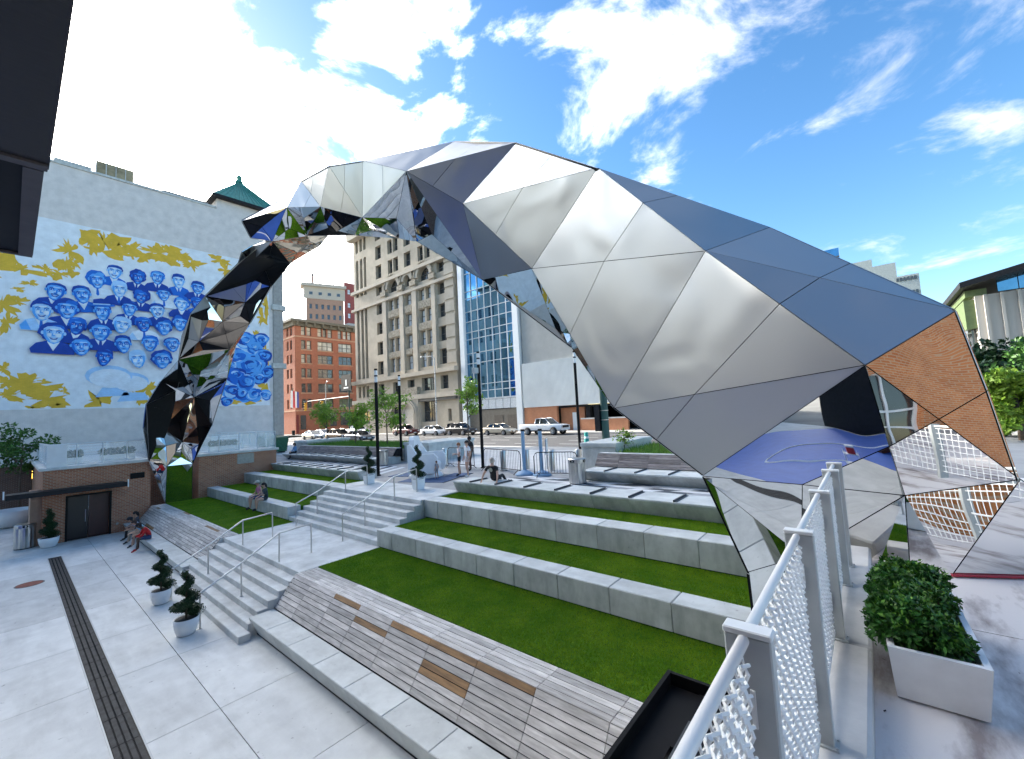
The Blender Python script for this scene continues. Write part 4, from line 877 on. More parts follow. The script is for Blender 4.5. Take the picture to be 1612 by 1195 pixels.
for a in (6.0,8.6): 
    mb=MB(); Fg.box(mb,a,a+1.7,2.5,4.9,-.1,-.04); mb.build('service_door',M('service_door_brown',(.11,.09,.07),.6),gb)
# --- parking garage ----------------------------------------------------------------------
pg=thing('parking_garage','parking garage with white corrugated panels over an open dark ground floor','building')
py1,py2=36.7,17.0
Fp=Face((XF,py1,0),(0,-1,0),(-1,0,0)); WP=py1-py2; zc=at_x(860,569,XF).z; zl=at_x(860,640,XF).z
gst=M('garage_stucco',(.42,.41,.38),.85,var=.06,scale=.8,bump=.2,bscale=12)
mb=MB(); Fp.box(mb,0,WP,zc,22,-14,-.35); mb.build('upper_wall',gst,pg)
crg=M('corrugated_white',(.76,.76,.73),.55,var=.06,scale=.4)
mb=MB(); w=.18
for k in range(int(WP/w)):
    a=k*w; mb.poly([Fp.p(a,zl,0),Fp.p(a+w*.35,zl,.09),Fp.p(a+w*.35,zc+.1,.09),Fp.p(a,zc+.1,0)]); mb.poly([Fp.p(a+w*.35,zl,.09),Fp.p(a+w*.65,zl,.09),Fp.p(a+w*.65,zc+.1,.09),Fp.p(a+w*.35,zc+.1,.09)]); mb.poly([Fp.p(a+w*.65,zl,.09),Fp.p(a+w,zl,0),Fp.p(a+w,zc+.1,0),Fp.p(a+w*.65,zc+.1,.09)])
Fp.box(mb,0,WP,zl,zc+.1,-.3,-.01); mb.build('corrugated_cladding',crg,pg)
orb=brick_mat('garage_brick',(.42,.15,.06),(.46,.18,.075),(.40,.22,.14))
mb=MB(); Fp.box(mb,0,5.4,2.4,zl-.01,-.5,-.05); mb.build('brick_bay',orb,pg); mb=MB(); Fp.box(mb,5.41,9.0,2.4,zl-.01,-1.6,-1.0); mb.build('brick_bay',orb,pg)
mb=MB(); Fp.box(mb,9.0,15.2,2.4,3.9,-.4,-.05); mb.build('low_brick_wall',orb,pg); mb=MB(); Fp.box(mb,8.95,15.25,3.9,4.05,-.45,.0); mb.build('wall_cap',c['blocktop'],pg)
mb=MB(); Fp.box(mb,7.2,8.1,2.5,4.8,-1.0,-.95); mb.build('door',c['whitem'],pg)
mb=MB(); Fp.box(mb,0,WP,2.38,2.42,-14,-.5); Fp.box(mb,0,WP,zl-.3,zl-.05,-14,-.5); Fp.box(mb,0,WP,2.4,zl,-14.2,-14); mb.build('interior',c['dark'],pg)
for a in (9.3,16.,22.5): 
    mb=MB(); Fp.box(mb,a,a+.6,2.4,zl-.3,-1.4,-.8); mb.build('column',c['dark'],pg)
for i,a in enumerate((17.5,19.2)):
    q=Fp.p(a,0,.6); b=thing('yellow_bollard',('yellow steel bollard at the garage entrance, left one','yellow steel bollard at the garage entrance, right one')[i],'bollard',(q.x,q.y,ZST+.03),0,'yellow bollards')
    MB().lathe((0,0,0),[(.09,0),(.09,1.1),(.05,1.16),(0,1.17)],10).build('post',M('yellow_paint',(.6,.45,.03),.5),b); MB().cyl((0,0,0),.14,.03,10).build('base',c['dark'],b)
# --- buildings in the right background ----------------------------------------------------
rb=thing('right_modern_building','modern concrete and glass building with dark overhanging roof beyond the right trees','building')
con=M('fluted_concrete',(.42,.40,.36),.8,var=.12,scale=.3,stretch=(1,3,.2))
Xb=90
MB().box(Xb,-60,2.4,Xb+30,-12.9,18.6).build('wall',con,rb)
for k in range(8): MB().box(Xb-.5,-14.0-k*1.6,8,Xb-.02,-13.7-k*1.6,18.6).build('fin',con,rb)
gw=M('green_spandrel',(.10,.14,.05),.5,var=.15)
MB().box(Xb+.5,-12.89,14.0,Xb+40,-11.8,18.2).build('green_band',gw,rb)
MB().box(Xb+.3,-14.2,18.61,Xb+40,-12.0,19.6).build('green_band',gw,rb)
for k in range(5): MB().box(Xb+2+k*5,-12.0,9,Xb+2.8+k*5,-11.6,13.9).build('frame_post',c['white'],rb)
MB().box(Xb+1,-11.9,8.6,Xb+40,-11.5,9).build('frame_beam',c['white'],rb); MB().box(Xb+1,-11.9,13.4,Xb+40,-11.5,13.8).build('frame_beam',c['white'],rb)
MB().box(Xb+2,-12.89,2.4,Xb+40,-12.4,13.99).build('recess',c['glass'],rb)
for k in range(10): MB().box(Xb-.1,-17.1-k*2,18.8,Xb+.1,-15.2-k*2,21).build('glass_panel',c['tint'],rb)
mb=MB(); mb.prism([(Xb-3,-11.2,19.6),(Xb-3,-40,25.5),(Xb-3,-40,26.4),(Xb-3,-11.2,20.4)],(45,0,0)); mb.build('roof',c['dark'],rb)
b2=thing('stepped_grey_tower','stepped pale grey tower peeking over the arch at the right','building')
q=[at_x(x,y,130) for x,y in ((1365,420),(1390,408),(1416,418),(1432,432))]
for k,(a,b,z) in enumerate(((3,-3.2,36.8),(-3.2,-7.2,35.0),(-7.2,-10.8,31.6))): MB().box(130,b,2.4,150,a,z).build('tower_block',M('tower_block_grey',(.40,.44,.42),.7),b2)
for k in range(6):
    for j in range(4): MB().box(129.85,-10.4+k*.6-.0,30.4-j*3.2,129.98,-10.0+k*.6,31.0-j*3.2+.2).build('window',c['glass'],b2)
b3=thing('blue_glass_tower','distant blue glass tower top just above the arch edge','building')
q=at_x(1310,392,170); MB().box(170,q.y-1.6,2.4,185,q.y+9,q.z).build('glass_shaft',c['tint'],b3); 
for k in range(5): MB().box(169.8,q.y-1.6,q.z-3-k*4,169.98,q.y+9,q.z-2.6-k*4).build('floor_band',c['frame'],b3)

# --- building around and behind the camera -------------------------------------------------
hb=thing('brick_hall','red brick hall with arched windows behind the viewpoint and a black roof overhang','building')
hbk=brick_mat('hall_brick',(.48,.14,.035),(.60,.22,.07),(.50,.33,.20),bw=.30,bh=.10,ms=.016)
Fh=Face((-5.2,-30,0),(0,1,0),(1,0,0))
ops=[(16.5,18.7,4.3,7.4,1),(21.0,23.2,4.3,7.4,1),(26.6,28.6,4.2,7.4,1)]
wall_with_openings(Fh,30.2,14,ops,.4,z0=3.2).build('wall',hbk,hb)
for o in ops: window(Fh,*o[:4],.4,hb,c['glass'],c['white'],2,3,.1); 
for o in ops:
    mb=MB(); Fh.box(mb,o[0]-.2,o[1]+.2,o[2]-.2,o[2],.0,.15); mb.build('sill',c['blocktop'],hb)
mb=MB(); mb.poly([(-5.2,.2,0),(-14,.2,0),(-14,.2,8),(-5.2,.2,8)]); mb.build('wall',hbk,hb); MB().box(-14.6,.25,0,-14.2,30,12).build('unseen_dark_wall',c['dark'],hb)  # the unseen far wall is made dark to blacken the leg's reflections
blk=M('overhang_black',(.012,.011,.012),.6,var=.3,scale=6,stretch=(1,14,1))
MB().box(-14,-.6,8.0,.2,6.4,8.6).build('roof_overhang',blk,hb)
MB().box(-14,6.41,8.02,.17,9.78,8.5).build('roof_overhang',c['black'],hb)
MB().box(-40,.3,8.601,-4.6,9.6,24).build('unseen_black_storey',blk,hb)  # unseen volume, added and sized so the arch mirrors reflect black
for k in range(6): MB().box(-4.599,.5+k*1.5,9.2,-4.55,1.5+k*1.5,12.4).build('window',c['glass'],hb)
tr=M('overhang_trim',(.06,.055,.06),.6)
MB().box(.02,6.45,7.98,.165,9.76,8.019).build('soffit_trim',tr,hb); MB().box(-14,6.28,7.97,.19,6.40,7.999).build('soffit_trim',tr,hb); MB().box(-14,9.70,7.985,.02,9.77,8.019).build('soffit_trim',tr,hb)
for x,y in ((-2.6,3.6),(-2.6,9.0)): MB().box(x-.2,y-.2,0,x+.2,y+.2,7.97).build('column',M('column_brown',(.10,.035,.015),.5),hb)
# ------------------------------------------------------------------ plaza furniture
# strip benches along the upper turf edge
def strip_bench(label,ys,dirn):
    t=thing('strip_bench',label,'bench')
    for a,b in zip(ys[:-1],ys[1:]):
        lo,hi=min(a,b)+.004,max(a,b)-.004
        s0=.18 if (b==ys[-1] and False) else 0
        MB().hexa([(11.44,lo,ZU-.06),(12.35,lo,ZU-.06),(12.35,hi,ZU-.06),(11.44,hi,ZU-.06),(11.24,lo,2.60),(12.35,lo,2.60),(12.35,hi,2.60),(11.24,hi,2.60)]).build('bench_block',c['block'],t)
        MB().bbox(11.24,lo,2.603,12.35,hi,2.65,.01).build('bench_top',c['blocktop'],t)
    for y in ys[1:-1]:
        mb=MB().box(11.26,y-.02,2.651,12.2,y+.02,2.70); mb.box(11.26,y-.08,2.651,12.2,y-.021,2.664); mb.build('divider',c['brack'],t)
    MB().box(11.52,min(ys)+.02,ZU-.1,12.33,max(ys)-.02,ZU-.061).build('toe_base',c['dark'],t)
strip_bench('long low concrete strip bench with dark dividers right of the stairs, man sitting on it',[12.7,11.78,10.5,9.17,7.92,6.63,5.4,4.15,2.9,1.7,.6],1)
strip_bench('long low concrete strip bench with dark dividers left of the stairs',[19.8]+[20.7+1.15*i for i in range(8)]+[29.6,30.6],-1)
# paving of pale, mid and dark slim pavers
pv=thing('patterned_paving','zigzag paving of pale and dark slim pavers behind the right strip bench','paving'); pv['kind']='structure'
PM=[M('paver_pale',(.62,.63,.63),.8,rand=.05),M('paver_mid',(.30,.31,.32),.8,rand=.05),M('paver_dark',(.06,.07,.08),.8,rand=.08)]
pm=[MB().prism([(0,0,0),(.295,-.3,0),(.295,.69,0),(0,.99,0)],(0,0,.02)).mesh('paver',q) for q in PM]
MB().box(12.36,.6,ZU,15.52,13.0,ZU+.006).build('bed',c['upl'],pv)
for i in range(10):
    for j in range(12):
        x=12.4+i*.305; y=.95+j*1.0+(i%2)*.5
        if y+1.>12.95 or y<.95: continue
        k=(i+j*2+(i//3)*2)%6; o=link('paver',pm[2 if k in (0,1) else (1 if k in (4,) else 0)],pv); o.location=(x,y,ZU+.004)
pv2=thing('striped_paving','pale and grey striped paving behind the left strip bench','paving'); pv2['kind']='structure'
for j in range(26):
    y=20.2+j*.42; o=MB().prism([(12.4,y,ZU),(15.4,y+1.4,ZU),(15.4,y+1.78,ZU),(12.4,y+.38,ZU)],(0,0,.012)).build('paver',PM[(0,1,0,2)[j%4]],pv2)
# wood-backed benches
def back_bench(label,ys):
    t=thing('wood_backed_bench',label,'bench')
    for a,b in zip(ys[:-1],ys[1:]):
        lo,hi=min(a,b)+.005,max(a,b)-.005
        MB().hexa([(15.5,lo,ZU),(16.9,lo,ZU),(16.9,hi,ZU),(15.5,hi,ZU),(15.05,lo,2.64),(16.9,lo,2.64),(16.9,hi,2.64),(15.05,hi,2.64)]).build('bench_block',c['block'],t)
        MB().bbox(15.05,lo,2.643,16.5,hi,2.70,.01).build('seat_slab',c['blocktop'],t)
        for k in range(6):
            z=2.74+k*.085; x=16.25+k*.06
            MB().prism([(x,lo,z),(x+.03,lo,z-.02),(x+.08,lo,z+.055),(x+.05,lo,z+.075)],(0,hi-lo,0)).build('back_slat',c['plankdark'],t)
        MB().prism([(16.36,lo,2.72),(16.9,lo,2.72),(16.9,lo,3.20),(16.7,lo,3.20)],(0,hi-lo,0)).build('back_frame',c['dark'],t)
        MB().box(16.62,lo,3.202,16.95,hi,3.25).build('back_cap',c['block'],t)
    for y in ys[1:-1]: MB().box(15.1,y-.02,2.701,16.2,y+.02,2.75).build('divider',c['brack'],t)
back_bench('grey concrete bench with dark wooden back right of the lamp',[9.25,8.2,6.94,5.67,4.4,3.1,1.8,.6])
back_bench('long grey concrete bench with dark wooden back left of the white chair',[24.2,25.6]+[26.9+1.3*i for i in range(10)])
# planting beds and concrete end blocks behind the benches
gm=leaf_mat('bed_grass',(.12,.25,.025),.4,8)
def grass_bed(label,x0,x1,y0,y1,zt,n,seed):
    t=thing('planting_bed',label,'planter')
    MB().box(x0,y0,ZU,x1,y1,zt-.12).build('soil_box',c['block'],t)
    rng=np.random.default_rng(seed); P=np.stack([rng.uniform(x0,x1,n),rng.uniform(y0,y1,n),np.full(n,zt-.12)],1); h=rng.uniform(.12,.34,n)
    a=rng.uniform(0,6.28,n); d=np.stack([np.cos(a),np.sin(a),0*a],1)*.018; ln=np.stack([rng.normal(0,.08,n),rng.normal(0,.08,n),h],1)
    Vv=np.empty((3*n,3)); Vv[0::3]=P-d; Vv[1::3]=P+d; Vv[2::3]=P+ln
    o=link('grass',fast_mesh('grass',Vv,np.arange(3*n).reshape(-1,3),gm),t); o['kind']='stuff'
grass_bed('planting bed of bright green grass behind the right wooden bench',17.0,21.5,.8,8.7,3.24,9000,1)
grass_bed('planting bed of bright green grass and young trees behind the left wooden bench',17.0,21.0,24.4,38.5,3.24,16000,2)
def end_block(label,x0,y0,x1,y1,zt):
    t=thing('concrete_end_block',label,'planter wall')
    MB().bbox(x0,y0,ZU-.1,x1,y1,zt-.17,.02).build('body',c['block'],t); MB().bbox(x0-.06,y0-.06,zt-.168,x1+.06,y1+.06,zt,.02).build('cap',c['blocktop'],t)
end_block('pale concrete end block with overhanging cap right of the lamp post',17.5,8.85,21.6,10.6,3.6)
end_block('pale concrete end block behind the white chair',17.2,21.6,21.2,24.2,3.55)
end_block('pale concrete end block near the mural building corner',17.2,38.6,21.2,41.2,3.6)
# lamp posts
lampw=M('lamp_head_white',(.80,.80,.78),.4,var=.02)
def lamp(px,py,z,ptop,label,r=.085,grp='black plaza lamp posts'):
    q=at_z(px,py,z); d=ray(*ptop); t=(d.x*q.x+d.y*q.y)/(d.x*d.x+d.y*d.y); zt=CAM_H+d.z*t; h=zt-z
    o=thing('lamp_post',label,'lamp post',(q.x,q.y,z),0,grp)
    MB().cyl((0,0,0),r*1.6,.06,12).build('base_plate',c['black'],o)
    MB().cyl((0,0,.06),r,h-.75-.06,14).build('pole',c['black'],o)
    hd=MB().cyl((0,0,h-.75),r*.98,.30,14); hd.cyl((0,0,h-.37),r*.98,.25,14); hd.build('lantern',lampw,o)
    MB().cyl((0,0,h-.45),r*1.02,.08,14).build('collar',c['black'],o); MB().cyl((0,0,h-.12),r*1.02,.1,14).build('cap',c['black'],o)
    return o,h
lamp(595.6,749,ZU,(590.5,580),'black lamp post behind the potted topiary at the stair top')
o,h=lamp(760.4,737,ZU,(753,553),'black lamp post with a grey box, beside the standing couple')
MB().box(-.42,-.1,h-1.25,-.12,.1,h-.95).build('control_box',c['greym'],o)
lamp(914,720,2.34,(904,552),'black lamp post beside the steel litter bin at the right bench')
lamp(632,725,2.36,(627,590),'black lamp post behind the white chair')
lamp(378,697,2.5,(377.5,626),'slim black lamp post in front of the blue roses of the mural',.16)
lamp(441,694,2.5,(438.5,585),'slim black lamp post at the corner of the mural building',.16)
# litter bins
def bin_(label,loc,r=.28,h=.95):
    o=thing('litter_bin',label,'litter bin',loc,0,'steel litter bins')
    fl=MB(); n=28
    P=[(r*(1 if k%2 else .94)*math.cos(2*math.pi*k/n),r*(1 if k%2 else .94)*math.sin(2*math.pi*k/n)) for k in range(n)]
    fl.add([(x,y,.04) for x,y in P]+[(x,y,h*.82) for x,y in P],[(k,(k+1)%n,n+(k+1)%n,n+k) for k in range(n)]); fl.build('body',c['steel'],o)
    MB().lathe((0,0,0),[(r*.9,0),(r*.9,.04),(r,.041)],20).build('base',c['dark'],o)
    MB().lathe((0,0,h*.82),[(r*1.02,0),(r*1.04,.02),(r*1.04,.15),(r*.95,.18),(0,.185)],20).build('lid',c['steel'],o)
    for a in (0,1.57,3.14,4.71): 
        mb=MB().add([(r*1.055*math.cos(a+t*.28),r*1.055*math.sin(a+t*.28),h*.9+.055*s) for t,s in ((-1,0),(-.6,1),(.6,1),(1,0),(.6,-1),(-.6,-1))],[tuple(range(6))]); mb.build('slot',c['black'],o)
q=at_z(910,762,ZU); bin_('fluted steel litter bin beside the lamp at the right bench',(q.x,q.y,ZU+.02),.34,1.0)
q=at_z(604,733,ZU); bin_('steel litter bin at the left wooden bench',(q.x,q.y,ZU),.3,1.0)
q=at_z(38.5,863,0); bin_('steel and black litter bin beside the pavilion',(q.x,q.y,0),.36,1.15)
# handrails
def handrail(label,pts_posts,top,bot_ext=None):
    o=thing('handrail',label,'handrail')
    ps=[Vector(p) for p in pts_posts]
    for p in ps: MB().tube([p,(p.x,p.y,p.z+.88)],.022,8).build('post',c['steel'],o); 
    for p in ps: MB().cyl((p.x,p.y,p.z),.05,.012,10).build('foot_plate',c['steel'],o)
    MB().tube([Vector((p.x,p.y,p.z+.9)) for p in ps],.024,10).build('rail',c['steel'],o,True)
for y,n in ((13.84,'right'),(16.9,'left')):
    handrail('steel handrail of the lower flight, %s one'%n,[(3.35,y,0),(4.3,y,.48),(5.3,y,1.06),(6.25,y,Z1)],None)
for y,n in ((14.15,'right'),(17.8,'left')):
    handrail('steel handrail of the upper flight, %s one'%n,[(7.45,y,Z1),(8.3,y,1.44),(9.55,y,2.08),(10.6,y,ZU)],None)
# bollards, barricades, blue stanchions
for i,(px,py) in enumerate(((793,741),(870,742),(701,733),(830,739),(912,741),(449,706),(472,711))):
    q=at_z(px,py,gz(16)); lb=('steel bollard between the second barricade and the lamp','steel bollard behind the right barricade','steel bollard at the left end of the barricades','steel bollard behind the left blue stanchion','steel bollard partly hidden behind the litter bin','steel bollard at the mural building corner','steel bollard left of the long wooden bench')[i]
    o=thing('steel_bollard',lb,'bollard',(q.x,q.y,ZU),0,'steel bollards')
    MB().lathe((0,0,0),[(.15,0),(.15,1.0),(.14,1.02),(0,1.03)],18).build('sleeve',c['steel'],o,True); MB().cyl((0,0,0),.19,.02,16).build('base_ring',c['dark'],o)
def barricade(a,b,label):
    A=Vector((*a,ZU)); B=Vector((*b,ZU)); d=B-A; L_=d.length
    o=thing('crowd_barricade',label,'barricade',A,math.atan2(d.y,d.x),'black crowd barricades')
    MB().tube([(0,0,.15),(0,0,.95),(.08,0,1.08),(.2,0,1.12),(L_-.2,0,1.12),(L_-.08,0,1.08),(L_,0,.95),(L_,0,.15)],.022,6).build('frame',c['dark'],o)
    MB().tube([(0,0,.2),(L_,0,.2)],.016,6).build('bottom_rail',c['dark'],o)
    n=int(L_/.125)
    for k in range(1,n): MB().tube([(k*L_/n,0,.2),(k*L_/n,0,1.11)],.009,4).build('bar',c['dark'],o)
    for x in (.18,L_-.18): MB().tube([(x,-.32,0),(x,-.2,.1),(x,0,.2),(x,.2,.1),(x,.32,0)],.016,6).build('foot',c['dark'],o)
barricade((16.45,18.95),(16.35,16.7),'black crowd barricade behind the standing couple, leftmost of three')
barricade((16.3,15.9),(15.75,12.95),'black crowd barricade left of the blue stanchions, middle of three')
barricade((15.25,11.75),(15.9,9.9),'black crowd barricade beside the litter bin, rightmost of three')
blu=M('stanchion_blue',(.22,.36,.52),.5,var=.08)
for i,(px,py) in enumerate(((826,748),(853.5,749))):
    q=at_z(px,py,ZU); o=thing('blue_stanchion',('light blue stanchion post on a rounded base, left of two','light blue stanchion post on a rounded base, right of two')[i],'stanchion',(q.x,q.y,ZU),.4,'blue stanchions')
    MB().lathe((0,0,0),[(.42,0),(.44,.05),(.34,.14),(.16,.22),(.1,.26)],18).build('base',blu,o,True); MB().cyl((0,0,.2),.085,1.85,12).build('post',blu,o); MB().cyl((0,0,2.05),.1,.09,12).build('cap',c['dark'],o)
# sandwich board and teal barrel
q=at_z(862,738,2.3); o=thing('sign_stand','small dark framed notice board on a stand by the barricade','sign',(q.x,q.y,2.28),.5)
MB().box(-.3,-.02,.75,.3,.02,1.5).build('board',M('board_blue',(.10,.14,.24),.5),o); MB().box(-.34,-.03,.72,.34,-.021,1.53).build('frame',c['whitem'],o); MB().box(-.03,-.03,0,.03,.03,.72).build('post',c['steel'],o)
q=at_z(924,700,ZST); o=thing('traffic_cone','teal traffic barrel on the near pavement','traffic cone',(q.x,q.y,ZST+.02))
MB().lathe((0,0,0),[(.3,0),(.3,.06),(.2,.07),(.17,.4),(.14,.9),(0,.92)],12).build('body',M('barrel_teal',(.02,.35,.30),.5),o); MB().lathe((0,0,.45),[(.172,0),(.165,.15)],12).build('band',c['white'],o)
o=thing('green_dumpster','green mesh covered dumpster at the corner of the mural building','dumpster',(17.5,47,ZU+.05))
gd=M('dumpster_green',(.015,.10,.05),.6,var=.3,scale=5); MB().hexa([(-1,-.8,.15),(1,-.8,.15),(1,.8,.15),(-1,.8,.15),(-1.15,-.95,1.5),(1.15,-.95,1.5),(1.15,.95,1.5),(-1.15,.95,1.5)]).build('bin_body',gd,o); MB().hexa([(-1.2,-1,1.5),(1.2,-1,1.5),(1.2,1,1.5),(-1.2,1,1.5),(-1.2,-.9,1.6),(1.2,-.9,1.6),(1.2,1,1.8),(-1.2,1,1.8)]).build('lid',gd,o)
for sx in (-.8,.8): MB().box(sx-.1,-.6,0,sx+.1,.6,.15).build('skid',c['dark'],o)
# blue mats
bm=M('mat_blue',(.055,.10,.20),.8,var=.25,scale=3)
for i,(x,y,w,l) in enumerate(((12.9,16.2,1.7,2.4),(13.4,18.6,1.2,1.6),(14.4,15.9,1.2,1.0))):
    o=thing('blue_mat',('blue rubber mat under the white chair and the toddler','blue rubber mat left of the white chair','small blue rubber mat under the standing couple')[i],'mat',(x,y,ZU+.002),.35)
    MB().box(-w/2,-l/2,0,w/2,l/2,.02).build('pad',bm,o); MB().box(-w/2-.05,-l/2-.05,0,w/2+.05,-l/2,.012).build('edge',c['dark'],o)
# drain and manhole in the lower plaza
o=thing('trench_drain','long dark grated trench drain across the lower plaza','drain',(0,0,0))
dg=M('drain_grate',(.03,.032,.035),.7,var=.3,scale=8,spec=.2)
MB().box(1.22,6.0,-.1,1.60,27.3,.004).build('channel',c['black'],o)
gmesh=MB()
for k in range(4): gmesh.box(1.235+k*.092,0,.0,1.30+k*.092,.985,.012)
for k in range(20): gmesh.box(1.235,k*.05,.002,1.575,k*.05+.012,.010)
gme=gmesh.mesh('grate',dg)
for k in range(21): g_=link('grate',gme,o); g_.location=(0,6.05+k*1.0,.004)
MB().box(1.195,6.0,0,1.221,27.3,.008).build('edge_angle',c['greym'],o); MB().box(1.601,6.0,0,1.626,27.3,.008).build('edge_angle',c['greym'],o)
o=thing('manhole_cover','round rusty red manhole cover in the lower plaza','manhole cover',(.62,23.3,.002))
MB().cyl((0,0,0),.33,.008,28).build('cover',M('rust_red',(.20,.055,.035),.8,var=.3,scale=6),o); MB().lathe((0,0,0),[(.33,.004),(.36,.008),(.37,0)],28).build('ring',c['brack'],o)
o=thing('utility_cart','white utility cart carrying a red cooler on the painted court','cart',(-5.0,15.5,0),.5)
for z in (.25,.8): MB().box(-.45,-.28,z,.45,.28,z+.03).build('shelf',c['white'],o)
for sx in (-.42,.42):
    for sy in (-.25,.25): MB().tube([(sx,sy,.08),(sx,sy,1.0)],.018,6).build('post',c['white'],o)
MB().bbox(-.25,-.2,.832,.25,.2,1.2,.03).build('cooler_box',M('cooler_red',(.5,.02,.02),.4),o); MB().bbox(-.27,-.22,1.201,.27,.22,1.3,.03).build('cooler_lid',c['white'],o)
# ------------------------------------------------------------------ white mesh fence
fence=thing('mesh_fence','white woven mesh fence with grey posts on the kerb wall beside the viewpoint','fence')
FX=[.25,1.53,2.79,4.03,5.2,5.78]; FY=.36
for x in FX:
    p=MB().bbox(x-.028,FY-.066,3.40,x+.028,FY+.066,4.466,.005).build('post',c['greym'],fence)
    MB().bbox(x-.031,FY-.069,4.467,x+.031,FY+.069,4.485,.004).build('post_cap',c['whitem'],p)
    MB().box(x-.045,FY-.085,3.40,x+.045,FY+.085,3.41).build('base_plate',c['greym'],p)
    for sy in (-.076,.076):
        for sx in (-.036,.036): MB().cyl((x+sx,FY+sy,3.41),.007,.01,6).build('bolt',c['steel'],p)
    for z in (3.62,4.2): MB().box(x-.036,FY-.012,z,x-.0285,FY+.002,z+.11).build('clip',c['whitem'],p)
def woven(x0,x1,z0,z1):
    mb=MB(); sp=.044; amp=.0095; r=.0068
    # crimped zig-zag wires: verticals that lean alternately, and horizontals
    k=0; x=x0+.03
    while x<x1-.02:
        pts=[]; z=z0; j=0
        while z<=z1+1e-6:
            pts.append((x+(.006 if (j+k)%2 else -.006),FY+(amp if (j+k)%2 else -amp),z)); z+=sp; j+=1
        mb.tube(pts,r,6); x+=.042; k+=1
    z=z0+sp/2; k=0
    while z<z1:
        pts=[]; x=x0; j=0
        while x<=x1+1e-6:
            pts.append((x,FY+(-amp if (j+k)%2 else amp)*1.1,z+(.003 if j%2 else -.003))); x+=.042; j+=1
        mb.tube(pts,r*.9,5); z+=sp; k+=1
    return mb
for x0,x1 in zip([-.95]+FX[:-1],FX):
    a,b=x0+.035,x1-.035
    o=woven(a,b,3.46,4.44).build('mesh_infill',c['white'],fence); o['kind']='stuff'
    MB().tube([(a-.01,FY+.01,4.452),(b+.01,FY+.01,4.452)],.0175,12).build('top_rail',c['whitem'],fence,True)
    MB().tube([(a-.01,FY,3.45),(b+.01,FY,3.45)],.013,8).build('bottom_rail',c['whitem'],fence,True)
# second run of the fence round the terrace, seen in the mirror panels
f2=thing('mesh_fence','white woven mesh fence at the back of the terrace behind the planter','fence')
for k in range(6):
    x=1.0+k*1.6; MB().box(x-.03,-4.1,ZD,x+.03,-3.95,ZD+1.15).build('post',c['greym'],f2)
for k in range(5):
    mb=MB(); x0=1.03+k*1.6
    for j in range(14): mb.tube([(x0+.05+j*.112,-4.02,ZD+.12),(x0+.05+j*.112,-4.02,ZD+1.05)],.008,4)
    for j in range(9): mb.tube([(x0,-4.02,ZD+.14+j*.112),(x0+1.54,-4.02,ZD+.14+j*.112)],.008,4)
    o=mb.build('mesh_infill',c['white'],f2); o['kind']='stuff'
    MB().tube([(x0,-4.02,ZD+1.1),(x0+1.54,-4.02,ZD+1.1)],.024,8).build('top_rail',c['whitem'],f2)
# black tray fixture hung outside the fence
tr=thing('black_light_trough','black steel light trough with two bars hung outside the mesh fence','light fixture')
T=MB(); x0,x1,y0,y1,z=.6,2.29,.50,.945,3.80
T.box(x0,y0,z-.10,x1,y0+.02,z); T.box(x0,y1-.02,z-.10,x1,y1,z); T.box(x1-.02,y0+.02,z-.10,x1,y1-.02,z-.001); T.box(x0,y0+.02,z-.1,x0+.02,y1-.02,z-.001)
T.box(x0+.02,y1-.16,z-.10,x1-.02,y1-.02,z-.06); T.box(1.86,y0+.02,z-.10,x1-.02,y1-.16,z-.055); T.build('tray',c['black'],tr)
for y in (.56,.69): MB().tube([(x0,y,z-.05),(1.98,y,z-.05)],.035,12).build('lamp_bar',M('bar_black',(.014,.016,.022),.3),tr,True)
MB().box(x0,.735,z-.06,2.02,.755,z-.03).build('cable_strip',c['brack'],tr)
MB().lathe((2.0,.60,z-.045),[(.0,-.02),(.022,-.01),(.022,.02),(.0,.035)],8).build('cap_plug',M('plug_orange',(.6,.08,.02),.5),tr)
MB().tube([(1.9,.50,z-.05),(1.9,.43,z-.05),(1.9,.38,z+.06)],.012,6).build('bracket',c['black'],tr)
# white planter with box hedge
pl=thing('white_planter','white tapered trough planter on the terrace holding a dark green box hedge','planter',(0,0,0))
h=.345; zb=ZD+.004
def ring(b,t,L0,L1,zz0,zz1): pass
bx=[(3.72,-.37),(3.72,.035),(4.86,.075),(4.86,-.33)]; tx=[(3.64,-.40),(3.64,.055),(4.92,.105),(4.92,-.36)]
i_=[(3.675,-.365),(3.675,.02),(4.885,.07),(4.885,-.325)]
mb=MB(); v=[(x,y,zb+.01) for x,y in bx]+[(x,y,zb+h) for x,y in tx]+[(x,y,zb+h) for x,y in i_]+[(x,y,zb+h-.09) for x,y in i_]
mb.add(v,[(0,3,2,1)]+[(k,(k+1)%4,4+(k+1)%4,4+k) for k in range(4)]+[(4+k,4+(k+1)%4,8+(k+1)%4,8+k) for k in range(4)]+[(8+k,8+(k+1)%4,12+(k+1)%4,12+k) for k in range(4)])
o=mb.build('trough',M('planter_white',(.82,.84,.84),.55,var=.04,scale=5,bump=.03,bscale=90),pl)
MB().poly([(x,y,zb+h-.085) for x,y in i_]).build('soil',M('soil',(.03,.022,.015),.95,var=.4,scale=25),pl)
cl=[]
rr=random.Random(5)
for k in range(34):
    x=rr.uniform(3.78,4.86); y=rr.uniform(-.27,.03)+.02; cl.append(((x,y,zb+h+rr.uniform(.0,.17)+.04*math.sin(x*9)),(.13,.125,.10)))
link('hedge',leaves_mesh('hedge',cl,0,15000,.021,c['leafb'],seed=11),pl)
c['leafn']=leaf_mat('leaf_new',(.11,.26,.025),.5,30)
link('new_growth',leaves_mesh('new_growth',[((x_,y_,z_+.045),(.12,.115,.085)) for ((x_,y_,z_),_) in cl],0,1700,.017,c['leafn'],seed=12),pl)
